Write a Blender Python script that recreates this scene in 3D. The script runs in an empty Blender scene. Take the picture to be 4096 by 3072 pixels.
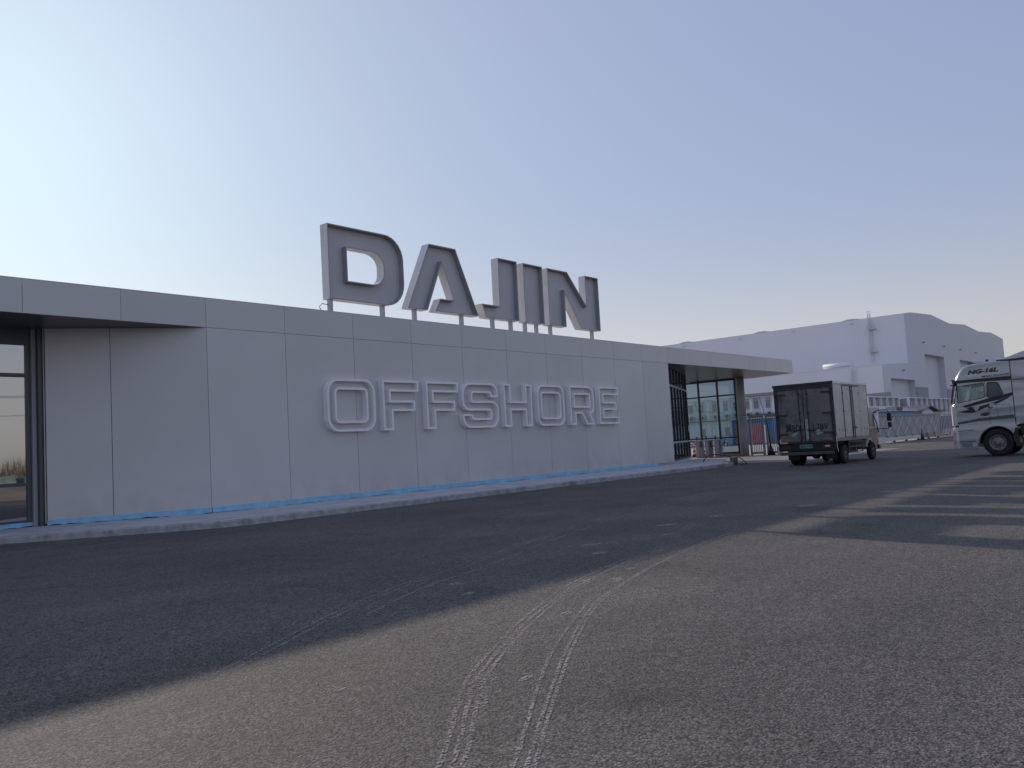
import bpy, bmesh, math, random
from mathutils import Vector, Matrix
from mathutils.geometry import tessellate_polygon
random.seed(7)
scene = bpy.context.scene
COL = scene.collection
PI = math.pi
H = 1.42                                   # eye height

# ------------------------------------------------------------------ camera
YAW, PITCH, ROLL = (math.radians(a) for a in (50.5473, 4.2284, -3.3134))
fw = Vector((math.sin(YAW) * math.cos(PITCH), math.cos(YAW) * math.cos(PITCH), math.sin(PITCH)))
rt = Vector((math.cos(YAW), -math.sin(YAW), 0.0))
up = rt.cross(fw)
r2 = math.cos(ROLL) * rt + math.sin(ROLL) * up
u2 = -math.sin(ROLL) * rt + math.cos(ROLL) * up
cam_data = bpy.data.cameras.new('camera')
cam = bpy.data.objects.new('camera', cam_data)
COL.objects.link(cam)
M = Matrix((r2, u2, -fw)).transposed().to_4x4()
M.translation = Vector((0, 0, H))
cam.matrix_world = M
cam_data.sensor_width = 36.0
cam_data.lens = 3422.6 / 4096 * 36.0
cam_data.clip_start = 0.05
cam_data.clip_end = 6000
scene.camera = cam

# ------------------------------------------------------------------ sky and sun
SUN_AZ = math.radians(17.3)                # from +Y towards +X
SUN_EL = math.radians(20.3)
world = bpy.data.worlds.new('World')
scene.world = world
world.use_nodes = True
wn = world.node_tree
bg = wn.nodes['Background']
sky = wn.nodes.new('ShaderNodeTexSky')
sky.sky_type = 'NISHITA'
sky.sun_disc = False
sky.sun_elevation = SUN_EL
sky.sun_rotation = SUN_AZ
sky.altitude = 0
sky.air_density = 1.0
sky.dust_density = 2.2
sky.ozone_density = 2.5
# sky brightness compressed per channel: a soft roll-off of the bright side, and a pale band of haze low down all round
ssep = wn.nodes.new('ShaderNodeSeparateColor'); scmb = wn.nodes.new('ShaderNodeCombineColor')
wn.links.new(sky.outputs['Color'], ssep.inputs[0])
for i_, p_ in enumerate((0.255, 0.302, 0.26)):
    pw = wn.nodes.new('ShaderNodeMath'); pw.operation = 'POWER'; pw.inputs[1].default_value = p_
    wn.links.new(ssep.outputs[i_], pw.inputs[0]); wn.links.new(pw.outputs[0], scmb.inputs[i_])
scl = wn.nodes.new('ShaderNodeVectorMath'); scl.operation = 'MULTIPLY'; scl.inputs[1].default_value = (2.82, 3.02, 4.20)
wn.links.new(scmb.outputs[0], scl.inputs[0])
lum = wn.nodes.new('ShaderNodeVectorMath'); lum.operation = 'DOT_PRODUCT'; lum.inputs[1].default_value = (0.33, 0.34, 0.33)
wn.links.new(scl.outputs[0], lum.inputs[0])
hz = wn.nodes.new('ShaderNodeVectorMath'); hz.operation = 'SCALE'; hz.inputs[0].default_value = (1.30, 1.25, 1.19)
wn.links.new(lum.outputs['Value'], hz.inputs['Scale'])
wgeo = wn.nodes.new('ShaderNodeTexCoord'); wsep = wn.nodes.new('ShaderNodeSeparateXYZ')
wn.links.new(wgeo.outputs['Generated'], wsep.inputs[0])
def wmath(op, a, v):
    n = wn.nodes.new('ShaderNodeMath'); n.operation = op
    if isinstance(a, float): n.inputs[0].default_value = a
    else: wn.links.new(a, n.inputs[0])
    if isinstance(v, float): n.inputs[1].default_value = v
    elif v is not None: wn.links.new(v, n.inputs[1])
    return n.outputs[0]
zz = wmath('DIVIDE', wmath('MAXIMUM', wsep.outputs['Z'], 0.0), 0.15)
ff = wmath('POWER', 2.718, wmath('MULTIPLY', wmath('MULTIPLY', zz, zz), -1.0))
wmx = wn.nodes.new('ShaderNodeMix'); wmx.data_type = 'RGBA'
wn.links.new(ff, wmx.inputs[0]); wn.links.new(scl.outputs[0], wmx.inputs[6]); wn.links.new(hz.outputs[0], wmx.inputs[7])
wn.links.new(wmx.outputs[2], bg.inputs['Color'])
bg.inputs['Strength'].default_value = 0.10
sun_data = bpy.data.lights.new('sun', 'SUN')
sun_data.energy = 3.0
sun_data.angle = math.radians(0.5)
sun_data.color = (1.0, 0.87, 0.74)
sun = bpy.data.objects.new('sun', sun_data)
COL.objects.link(sun)
sdir = Vector((math.sin(SUN_AZ) * math.cos(SUN_EL), math.cos(SUN_AZ) * math.cos(SUN_EL), math.sin(SUN_EL)))
sun.rotation_euler = sdir.to_track_quat('Z', 'Y').to_euler()
sun.location = (20, 60, 40)
scene.view_settings.view_transform = 'Standard'
scene.view_settings.look = 'None'
scene.view_settings.exposure = 0.0
scene.view_settings.gamma = 1.0
scene.view_settings.use_curve_mapping = False
scene.render.engine = 'CYCLES'
scene.cycles.max_bounces = 8
scene.cycles.transparent_max_bounces = 16

# ------------------------------------------------------------------ materials
def mat(name, col, rough=0.6, metal=0.0, var=0.0, vscale=1.5, dirt=None, dirt_amt=0.0, dscale=2.0, bump=0.0, bscale=60.0,
        stretch=(1, 1, 1), coat=0.0, spec=0.5):
    m = bpy.data.materials.new(name)
    m.use_nodes = True
    nt = m.node_tree
    b = nt.nodes['Principled BSDF']
    b.inputs['Roughness'].default_value = rough
    b.inputs['Metallic'].default_value = metal
    b.inputs['Specular IOR Level'].default_value = spec
    if coat:
        b.inputs['Coat Weight'].default_value = coat
        b.inputs['Coat Roughness'].default_value = 0.08
    b.inputs['Base Color'].default_value = (*col, 1)
    if var or dirt or bump:
        geo = nt.nodes.new('ShaderNodeNewGeometry')
        mp = nt.nodes.new('ShaderNodeVectorMath'); mp.operation = 'MULTIPLY'
        mp.inputs[1].default_value = stretch
        nt.links.new(geo.outputs['Position'], mp.inputs[0])
        src = None
        if var:
            n = nt.nodes.new('ShaderNodeTexNoise'); n.inputs['Scale'].default_value = vscale; n.inputs['Detail'].default_value = 6
            nt.links.new(mp.outputs[0], n.inputs['Vector'])
            r = nt.nodes.new('ShaderNodeMapRange')
            r.inputs['From Min'].default_value = 0.3; r.inputs['From Max'].default_value = 0.7
            r.inputs['To Min'].default_value = 1 - var; r.inputs['To Max'].default_value = 1 + var
            nt.links.new(n.outputs['Fac'], r.inputs['Value'])
            mx = nt.nodes.new('ShaderNodeVectorMath'); mx.operation = 'SCALE'
            mx.inputs[0].default_value = col
            nt.links.new(r.outputs[0], mx.inputs['Scale'])
            src = mx.outputs[0]
        if dirt:
            n = nt.nodes.new('ShaderNodeTexNoise'); n.inputs['Scale'].default_value = dscale; n.inputs['Detail'].default_value = 8
            n.inputs['Roughness'].default_value = 0.65
            nt.links.new(mp.outputs[0], n.inputs['Vector'])
            r = nt.nodes.new('ShaderNodeMapRange')
            r.inputs['From Min'].default_value = 0.48; r.inputs['From Max'].default_value = 0.66
            r.inputs['To Max'].default_value = dirt_amt
            nt.links.new(n.outputs['Fac'], r.inputs['Value'])
            mm = nt.nodes.new('ShaderNodeMix'); mm.data_type = 'RGBA'
            nt.links.new(r.outputs[0], mm.inputs[0])
            if src: nt.links.new(src, mm.inputs[6])
            else: mm.inputs[6].default_value = (*col, 1)
            mm.inputs[7].default_value = (*dirt, 1)
            src = mm.outputs[2]
        if src: nt.links.new(src, b.inputs['Base Color'])
        if bump:
            n = nt.nodes.new('ShaderNodeTexNoise'); n.inputs['Scale'].default_value = bscale; n.inputs['Detail'].default_value = 4
            nt.links.new(geo.outputs['Position'], n.inputs['Vector'])
            bp = nt.nodes.new('ShaderNodeBump'); bp.inputs['Strength'].default_value = bump; bp.inputs['Distance'].default_value = 0.01
            nt.links.new(n.outputs['Fac'], bp.inputs['Height'])
            nt.links.new(bp.outputs[0], b.inputs['Normal'])
    return m

def glass_mat(name, tint, refl, fres=True, refl_col=(0.9, 0.95, 1.0)):
    """coated pane: passes light straight through with a tint, plus a mirror share that grows with the angle"""
    m = bpy.data.materials.new(name); m.use_nodes = True
    nt = m.node_tree; nt.nodes.clear()
    out = nt.nodes.new('ShaderNodeOutputMaterial')
    tr = nt.nodes.new('ShaderNodeBsdfTransparent'); tr.inputs[0].default_value = (*tint, 1)
    gl = nt.nodes.new('ShaderNodeBsdfGlossy'); gl.inputs['Roughness'].default_value = 0.015; gl.inputs[0].default_value = (*refl_col, 1)
    mx = nt.nodes.new('ShaderNodeMixShader')
    lw = nt.nodes.new('ShaderNodeFresnel'); lw.inputs[0].default_value = 1.5
    ad = nt.nodes.new('ShaderNodeMath'); ad.operation = 'ADD'; ad.use_clamp = True; ad.inputs[1].default_value = refl
    nt.links.new(lw.outputs[0], ad.inputs[0])
    nt.links.new(ad.outputs[0], mx.inputs[0])
    nt.links.new(tr.outputs[0], mx.inputs[1]); nt.links.new(gl.outputs[0], mx.inputs[2])
    nt.links.new(mx.outputs[0], out.inputs[0])
    return m

M_ALU = mat('aluminium_panel', (0.61, 0.59, 0.575), 0.36, 0.05, var=0.035, vscale=0.5, bump=0.03, bscale=3.0)
M_ALU2 = mat('aluminium_panel_fascia', (0.61, 0.59, 0.575), 0.36, 0.05, var=0.03, vscale=0.35)
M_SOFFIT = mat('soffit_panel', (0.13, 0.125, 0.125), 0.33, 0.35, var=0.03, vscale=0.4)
M_SEAM = mat('dark_seam', (0.03, 0.03, 0.032), 0.8)
M_LETTER = mat('letter_paint', (0.90, 0.90, 0.89), 0.45, 0.1, var=0.04, vscale=2.0)
M_LFACE = mat('letter_face_paint', (0.62, 0.59, 0.57), 0.5, 0.05, var=0.05, vscale=1.0)
M_LFACE2 = mat('letter_face_grey', (0.55, 0.53, 0.53), 0.5, 0.05, var=0.05, vscale=1.0)
M_LEDGE = mat('roof_letter_edge_shade', (0.36, 0.36, 0.37), 0.5, 0.1, var=0.05, vscale=2)  # edge grey, also on the recess walls with their shade put into the colour
M_LRIM2 = mat('roof_letter_side', (0.74, 0.72, 0.69), 0.5, 0.1, var=0.06, vscale=2.0, dirt=(0.3, 0.28, 0.25), dirt_amt=0.4, stretch=(1, 1, .3))
M_STEEL = mat('galvanised_steel', (0.42, 0.43, 0.44), 0.45, 0.6, var=0.12, vscale=6)
M_DKFRAME = mat('dark_window_frame', (0.035, 0.037, 0.04), 0.35, 0.3)
M_MDFRAME = mat('grey_window_frame', (0.085, 0.095, 0.10), 0.4, 0.3)
M_LTFRAME = mat('light_grey_frame', (0.36, 0.365, 0.39), 0.6, 0.0)
M_ROOFTOP = mat('roof_membrane', (0.5, 0.48, 0.45), 0.8, 0, var=.1, vscale=.6)
M_CREAM = mat('cream_post', (0.47, 0.465, 0.44), 0.5)
M_FILM = mat('blue_protective_film', (0.24, 0.56, 0.80), 0.35, 0.0, var=0.15, vscale=4, dirt=(0.4, 0.5, 0.55), dirt_amt=0.5, dscale=6)
M_CONC = mat('apron_concrete', (0.56, 0.55, 0.55), 0.85, 0, var=0.14, vscale=1.3, dirt=(0.34, 0.34, 0.34), dirt_amt=0.6, dscale=3, bump=0.4, bscale=25)
M_KERB = mat('kerb_concrete', (0.40, 0.39, 0.385), 0.9, 0, var=0.2, vscale=5, dirt=(0.13, 0.13, 0.125), dirt_amt=0.6, dscale=2.4, bump=0.8, bscale=18)
M_INT = mat('interior_wall', (0.5, 0.5, 0.5), 0.8)
M_INTDK = mat('interior_dark', (0.09, 0.09, 0.09), 0.8)
M_GLASS = glass_mat('clear_glass', (0.70, 0.80, 0.80), 0.02)
M_GLASS2 = glass_mat('grey_coated_glass', (0.42, 0.45, 0.46), 0.10)
M_GLASS3 = glass_mat('mirror_coated_glass', (0.10, 0.11, 0.11), 0.66, refl_col=(0.66, 0.66, 0.67))
M_RUBBER = mat('tyre_rubber', (0.018, 0.018, 0.018), 0.85, var=0.2, vscale=8)
M_BLACK = mat('black_plastic', (0.015, 0.015, 0.016), 0.45)
M_DKRIM = mat('grimy_rim', (0.05, 0.048, 0.045), 0.7, 0.2, var=.3, vscale=9)
M_CHASSIS = mat('chassis_black', (0.02, 0.02, 0.02), 0.7, var=0.3, vscale=4)
M_SILVER = mat('silver_truck_paint', (0.36, 0.405, 0.44), 0.25, 0.65, var=0.08, vscale=0.9, coat=0.4, stretch=(1, .35, 1.6))
M_CPAN = mat('corner_panel_sunlit', (0.62, 0.62, 0.61), 0.4, 0.1)  # paler than the cab paint: sunlight on the corner put into the colour
M_SILVER2 = mat('silver_truck_dark', (0.20, 0.215, 0.22), 0.35, 0.4)
M_DECAL = mat('dark_decal', (0.018, 0.022, 0.024), 0.4)
M_DECAL2 = mat('grey_decal', (0.09, 0.10, 0.105), 0.35, 0.3)
M_DECALW = mat('white_decal', (0.42, 0.45, 0.46), 0.4)
M_CHROME = mat('chrome', (0.7, 0.7, 0.7), 0.15, 1.0)
M_LAMP = mat('lamp_lens', (0.75, 0.75, 0.7), 0.15, 0.2)
M_WHEEL = mat('wheel_steel', (0.26, 0.245, 0.235), 0.5, 0.4, var=0.25, vscale=9, dirt=(0.06, 0.05, 0.045), dirt_amt=0.8, dscale=9)
M_RED = mat('red_lens', (0.07, 0.018, 0.02), 0.3)
M_ORANGE = mat('orange_lens', (0.5, 0.13, 0.06), 0.3)
M_SEAT = mat('seat_fabric', (0.12, 0.1, 0.08), 0.9)
M_BOXREAR = mat('dirty_cargo_box', (0.19, 0.178, 0.16), 0.6, 0.1, var=0.18, vscale=2.2, dirt=(0.05, 0.047, 0.043), dirt_amt=0.8, dscale=1.6)
M_BOXSIDE = mat('cargo_box_side', (0.56, 0.54, 0.50), 0.5, 0.1, var=0.08, vscale=1.4, dirt=(0.30, 0.29, 0.27), dirt_amt=0.5, dscale=3)
M_BOXLOW = mat('cargo_box_skirt', (0.28, 0.27, 0.26), 0.6, 0.1, var=0.1, vscale=3, dirt=(0.12, 0.1, 0.09), dirt_amt=0.7, dscale=6)
M_BOXTOP = mat('cargo_box_roof', (0.62, 0.63, 0.62), 0.4, 0.2)
M_BOXTRIM = mat('cargo_box_trim', (0.045, 0.045, 0.045), 0.55, 0.2, var=0.2, vscale=5)
M_CABW = mat('cab_cream', (0.5, 0.48, 0.42), 0.4, 0.1)
M_CABR = mat('cab_faded_red', (0.30, 0.18, 0.165), 0.4, 0.1, var=0.1)
M_PLATE = mat('green_plate', (0.15, 0.30, 0.24), 0.4, 0.1, var=0.2, vscale=30)
M_INK = mat('faded_ink', (0.012, 0.014, 0.03), 0.6)
M_SCUFF = mat('bare_metal_scuff', (0.40, 0.42, 0.44), 0.5, 0.2, var=0.4, vscale=12)
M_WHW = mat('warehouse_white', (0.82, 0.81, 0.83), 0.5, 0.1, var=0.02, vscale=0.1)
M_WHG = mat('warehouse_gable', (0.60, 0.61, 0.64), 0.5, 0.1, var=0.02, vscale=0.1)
M_WHD = mat('warehouse_door', (0.66, 0.65, 0.66), 0.55, 0.05, var=0.03, vscale=0.2)
M_DADO = mat('warehouse_dado', (0.34, 0.34, 0.35), 0.7)
M_WHROOF = mat('warehouse_roof', (0.6, 0.6, 0.6), 0.5, 0.2)
M_BLUEW = mat('container_wall', (0.62, 0.70, 0.76), 0.55, 0, var=0.07, vscale=0.7, dirt=(0.3, 0.32, 0.34), dirt_amt=0.4, dscale=1.2, stretch=(1, 1, .3))
M_BLUEC = mat('container_post', (0.78, 0.8, 0.82), 0.55, 0, var=0.05)
M_DORM = mat('weathered_dorm_wall', (0.33, 0.35, 0.37), 0.7, 0, var=0.2, vscale=0.9, dirt=(0.17, 0.165, 0.16), dirt_amt=0.8, dscale=1.5, stretch=(1, 1, .25))
M_WINDK = mat('dark_window', (0.09, 0.10, 0.11), 0.2, 0.0, var=0.3, vscale=1.5)
M_BLUE = mat('blue_cladding', (0.05, 0.17, 0.36), 0.5)
M_HOARD = mat('dark_hoarding_sheet', (0.05, 0.08, 0.13), 0.6, var=.4, vscale=.5)
M_PINK = mat('pink_board', (0.42, 0.17, 0.19), 0.6, var=0.15, vscale=1.2)
M_SIGNP = mat('faded_sign', (0.46, 0.33, 0.33), 0.6)
M_FANC = mat('fan_grille', (0.05, 0.05, 0.055), 0.5)
M_ACW = mat('ac_casing', (0.42, 0.43, 0.43), 0.5, var=0.1)
M_GATE = mat('gate_grey', (0.27, 0.28, 0.29), 0.5, 0.3)
M_GATEP = mat('gate_panel', (0.36, 0.36, 0.36), 0.5, 0.1)
M_GATEW = mat('gate_white', (0.62, 0.63, 0.65), 0.4, 0.2)
M_GATED = mat('gate_dark', (0.12, 0.125, 0.13), 0.5, 0.3)
M_SHEDROOF = mat('shed_roof', (0.22, 0.24, 0.28), 0.6, 0.1, dirt=(0.4, 0.4, 0.42), dirt_amt=0.9, dscale=1.5, var=0.3, vscale=3, stretch=(.4, 1, 1))
M_WHITE = mat('white_paint', (0.7, 0.71, 0.72), 0.5, var=0.05)
M_CONER = mat('cone_red', (0.62, 0.05, 0.04), 0.5)
M_CONEW = mat('cone_white', (0.75, 0.72, 0.65), 0.5)
M_YEL = mat('yellow_cloth', (0.75, 0.6, 0.05), 0.8)
M_MAG = mat('magenta_cloth', (0.7, 0.06, 0.35), 0.8)
M_REDC = mat('faded_red_cloth', (0.42, 0.12, 0.1), 0.8)
M_BUCKET = mat('grey_bucket', (0.42, 0.41, 0.40), 0.7, var=0.25, vscale=8, dirt=(0.35, 0.34, 0.33), dirt_amt=0.6, dscale=10)
M_SCOOT = mat('scooter_paint', (0.12, 0.12, 0.13), 0.35, 0.3)
M_GRASSDRY = mat('dry_reed', (0.20, 0.17, 0.13), 0.9, var=0.3, vscale=3)
M_EARTH = mat('sandy_earth', (0.24, 0.20, 0.155), 0.95, var=0.25, vscale=0.6, bump=0.5, bscale=4)
M_NET = mat('teal_netting', (0.15, 0.21, 0.19), 0.9, var=0.3, vscale=2)
M_STUFF = mat('mixed_sacks', (0.45, 0.40, 0.36), 0.8, var=0.5, vscale=4, dirt=(0.2, 0.12, 0.1), dirt_amt=0.9, dscale=6)

def asphalt_mat():
    m = bpy.data.materials.new('asphalt'); m.use_nodes = True
    nt = m.node_tree; N = nt.nodes; L = nt.links
    b = N['Principled BSDF']; b.inputs['Roughness'].default_value = 0.86; b.inputs['Specular IOR Level'].default_value = 0.35
    geo = N.new('ShaderNodeNewGeometry')
    def noise(scale, detail=3, rough=0.55, stretch=None):
        n = N.new('ShaderNodeTexNoise'); n.inputs['Scale'].default_value = scale
        n.inputs['Detail'].default_value = detail; n.inputs['Roughness'].default_value = rough
        if stretch:
            mp = N.new('ShaderNodeMapping'); mp.inputs['Rotation'].default_value[2] = stretch[2]
            mp.inputs['Scale'].default_value = (stretch[0], stretch[1], 1)
            L.new(geo.outputs['Position'], mp.inputs[0]); L.new(mp.outputs[0], n.inputs['Vector'])
        else: L.new(geo.outputs['Position'], n.inputs['Vector'])
        return n.outputs['Fac']
    def mr(v, a, c, lo, hi):
        r = N.new('ShaderNodeMapRange'); L.new(v, r.inputs['Value'])
        for k, x in (('From Min', a), ('From Max', c), ('To Min', lo), ('To Max', hi)): r.inputs[k].default_value = x
        return r.outputs[0]
    def math_(op, a, c):
        n = N.new('ShaderNodeMath'); n.operation = op
        L.new(a, n.inputs[0])
        if isinstance(c, float): n.inputs[1].default_value = c
        else: L.new(c, n.inputs[1])
        return n.outputs[0]
    vor = N.new('ShaderNodeTexVoronoi'); vor.inputs['Scale'].default_value = 82
    L.new(geo.outputs['Position'], vor.inputs['Vector'])
    sepv = N.new('ShaderNodeSeparateColor'); L.new(vor.outputs['Color'], sepv.inputs[0])
    stone = mr(sepv.outputs[0], 0.0, 1.0, 0.36, 1.76)
    gap = mr(vor.outputs['Distance'], 0.15, 0.75, 1.12, 0.55)
    mid = mr(noise(30, 4, .7), 0.3, 0.7, 0.72, 1.30)
    big = mr(noise(0.33, 6, .65), 0.3, 0.7, 0.76, 1.24)
    stk = mr(noise(0.8, 5, .6, (0.12, 1.6, math.radians(-4))), 0.3, 0.7, 0.90, 1.13)
    mid2 = mr(noise(11, 3, .6), 0.3, 0.7, 0.80, 1.20)
    v = math_('MULTIPLY', math_('MULTIPLY', math_('MULTIPLY', stone, gap), mid2), math_('MULTIPLY', math_('MULTIPLY', mid, big), stk))
    oil = mr(noise(0.55, 5, .55), 0.60, 0.70, 1.0, 0.72)
    v = math_('MULTIPLY', v, oil)
    cr = N.new('ShaderNodeVectorMath'); cr.operation = 'SCALE'; cr.inputs[0].default_value = (0.132, 0.120, 0.104)
    L.new(v, cr.inputs['Scale'])
    # pale dust: drifts along the kerb, small dried splashes
    sep = N.new('ShaderNodeSeparateXYZ'); L.new(geo.outputs['Position'], sep.inputs[0])
    edge = mr(sep.outputs['Y'], 15.9, 17.3, 0.0, 0.9)
    nd = mr(noise(1.1, 8, .7, (0.5, 1.6, 0)), 0.50, 0.68, 0.0, 1.0)
    d1 = math_('MULTIPLY', edge, nd)
    sp = N.new('ShaderNodeTexNoise'); sp.inputs['Scale'].default_value = 1.5; sp.inputs['Detail'].default_value = 6; sp.inputs['Roughness'].default_value = 0.6
    L.new(geo.outputs['Position'], sp.inputs['Vector'])
    d2 = mr(sp.outputs['Fac'], 0.685, 0.73, 0.0, 0.5)
    dd = math_('MAXIMUM', d1, d2)
    gr = math_('MULTIPLY', dd, mr(noise(90, 2), 0.3, 0.7, 0.2, 1.0))
    mx = N.new('ShaderNodeMix'); mx.data_type = 'RGBA'
    L.new(gr, mx.inputs[0]); L.new(cr.outputs[0], mx.inputs[6]); mx.inputs[7].default_value = (0.26, 0.25, 0.24, 1)
    L.new(mx.outputs[2], b.inputs['Base Color'])
    h = math_('ADD', math_('MULTIPLY', noise(55, 3, .6), 0.8), math_('MULTIPLY', gap, 0.35))
    bp = N.new('ShaderNodeBump'); bp.inputs['Strength'].default_value = 0.9; bp.inputs['Distance'].default_value = 0.011
    L.new(h, bp.inputs['Height']); L.new(bp.outputs[0], b.inputs['Normal'])
    return m
M_ASPH = asphalt_mat()

def dust_mat():
    m = bpy.data.materials.new('dust_print'); m.use_nodes = True
    nt = m.node_tree; N = nt.nodes; L = nt.links
    N.clear()
    out = N.new('ShaderNodeOutputMaterial'); mx = N.new('ShaderNodeMixShader'); tr = N.new('ShaderNodeBsdfTransparent')
    df = N.new('ShaderNodeBsdfDiffuse'); df.inputs[0].default_value = (0.50, 0.455, 0.42, 1)
    geo = N.new('ShaderNodeNewGeometry')
    a = N.new('ShaderNodeTexNoise'); a.inputs['Scale'].default_value = 55; a.inputs['Detail'].default_value = 3
    c = N.new('ShaderNodeTexNoise'); c.inputs['Scale'].default_value = 1.3; c.inputs['Detail'].default_value = 4
    L.new(geo.outputs['Position'], a.inputs['Vector']); L.new(geo.outputs['Position'], c.inputs['Vector'])
    r1 = N.new('ShaderNodeMapRange'); r1.inputs['From Min'].default_value = 0.46; r1.inputs['From Max'].default_value = 0.60
    r2_ = N.new('ShaderNodeMapRange'); r2_.inputs['From Min'].default_value = 0.38; r2_.inputs['From Max'].default_value = 0.62; r2_.inputs['To Max'].default_value = 1.0
    r2_.inputs['To Min'].default_value = 0.4
    L.new(a.outputs['Fac'], r1.inputs['Value']); L.new(c.outputs['Fac'], r2_.inputs['Value'])
    mu = N.new('ShaderNodeMath'); mu.operation = 'MULTIPLY'; L.new(r1.outputs[0], mu.inputs[0]); L.new(r2_.outputs[0], mu.inputs[1])
    L.new(mu.outputs[0], mx.inputs[0]); L.new(tr.outputs[0], mx.inputs[1]); L.new(df.outputs[0], mx.inputs[2]); L.new(mx.outputs[0], out.inputs[0])
    return m
M_DUST = dust_mat()

def ribbed(m, axis, scale, strength=0.5):
    """fine sheet ribs as relief"""
    nt = m.node_tree; b = nt.nodes['Principled BSDF']
    geo = nt.nodes.new('ShaderNodeNewGeometry')
    w = nt.nodes.new('ShaderNodeTexWave'); w.bands_direction = axis; w.inputs['Scale'].default_value = scale
    nt.links.new(geo.outputs['Position'], w.inputs['Vector'])
    bp = nt.nodes.new('ShaderNodeBump'); bp.inputs['Strength'].default_value = strength; bp.inputs['Distance'].default_value = 0.05
    nt.links.new(w.outputs['Fac'], bp.inputs['Height']); nt.links.new(bp.outputs[0], b.inputs['Normal'])
ribbed(M_WHW, 'Y', 0.35); ribbed(M_SHEDROOF, 'X', 1.2)

M_PAD = mat('pad_tan', (0.29, 0.26, 0.23), 0.9, 0, var=0.15, vscale=0.4, dirt=(0.2, 0.18, 0.16), dirt_amt=0.5, dscale=0.8)
def yard_mat():
    m = mat('yard_concrete', (0.36, 0.33, 0.30), 0.9, 0, var=0.12, vscale=0.25, dirt=(0.27, 0.25, 0.23), dirt_amt=0.5, dscale=0.5)
    return m
M_YARD = yard_mat()

def panel_finish(m):
    """slight tone difference from panel to panel, faint splash dirt low down, gentle oil-canning"""
    nt = m.node_tree; b = nt.nodes['Principled BSDF']; src = b.inputs['Base Color'].links[0].from_socket
    oi = nt.nodes.new('ShaderNodeObjectInfo'); r = nt.nodes.new('ShaderNodeMapRange')
    r.inputs['To Min'].default_value = 0.955; r.inputs['To Max'].default_value = 1.04
    nt.links.new(oi.outputs['Random'], r.inputs['Value'])
    sc_ = nt.nodes.new('ShaderNodeVectorMath'); sc_.operation = 'SCALE'
    nt.links.new(src, sc_.inputs[0]); nt.links.new(r.outputs[0], sc_.inputs['Scale'])
    geo = nt.nodes.new('ShaderNodeNewGeometry'); sp = nt.nodes.new('ShaderNodeSeparateXYZ'); nt.links.new(geo.outputs['Position'], sp.inputs[0])
    lo = nt.nodes.new('ShaderNodeMapRange')
    for k, x in (('From Min', .28), ('From Max', 1.15), ('To Min', .30), ('To Max', 0.0)): lo.inputs[k].default_value = x
    nt.links.new(sp.outputs['Z'], lo.inputs['Value'])
    n = nt.nodes.new('ShaderNodeTexNoise'); n.inputs['Scale'].default_value = 2.2; n.inputs['Detail'].default_value = 8
    nt.links.new(geo.outputs['Position'], n.inputs['Vector'])
    nr = nt.nodes.new('ShaderNodeMapRange'); nr.inputs['From Min'].default_value = .42; nr.inputs['From Max'].default_value = .62
    nt.links.new(n.outputs['Fac'], nr.inputs['Value'])
    mu = nt.nodes.new('ShaderNodeMath'); mu.operation = 'MULTIPLY'; nt.links.new(lo.outputs[0], mu.inputs[0]); nt.links.new(nr.outputs[0], mu.inputs[1])
    mx = nt.nodes.new('ShaderNodeMix'); mx.data_type = 'RGBA'
    nt.links.new(mu.outputs[0], mx.inputs[0]); nt.links.new(sc_.outputs[0], mx.inputs[6]); mx.inputs[7].default_value = (.42, .39, .36, 1)
    nt.links.new(mx.outputs[2], b.inputs['Base Color'])
    w = nt.nodes.new('ShaderNodeTexNoise'); w.inputs['Scale'].default_value = 0.9; w.inputs['Detail'].default_value = 1
    nt.links.new(geo.outputs['Position'], w.inputs['Vector'])
    bp = nt.nodes.new('ShaderNodeBump'); bp.inputs['Strength'].default_value = 1.0; bp.inputs['Distance'].default_value = 0.012
    nt.links.new(w.outputs['Fac'], bp.inputs['Height']); nt.links.new(bp.outputs[0], b.inputs['Normal'])
panel_finish(M_ALU); panel_finish(M_ALU2)
def pressed_sheet(m):
    """broad horizontal pressings of a cab side"""
    nt = m.node_tree; b = nt.nodes['Principled BSDF']; geo = nt.nodes.new('ShaderNodeNewGeometry')
    mp = nt.nodes.new('ShaderNodeVectorMath'); mp.operation = 'MULTIPLY'; mp.inputs[1].default_value = (1, .25, 1.7)
    nt.links.new(geo.outputs['Position'], mp.inputs[0])
    w = nt.nodes.new('ShaderNodeTexNoise'); w.inputs['Scale'].default_value = 1.1; w.inputs['Detail'].default_value = 1.5
    nt.links.new(mp.outputs[0], w.inputs['Vector'])
    bp = nt.nodes.new('ShaderNodeBump'); bp.inputs['Strength'].default_value = 1.0; bp.inputs['Distance'].default_value = 0.035
    nt.links.new(w.outputs['Fac'], bp.inputs['Height']); nt.links.new(bp.outputs[0], b.inputs['Normal'])
pressed_sheet(M_SILVER)

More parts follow.
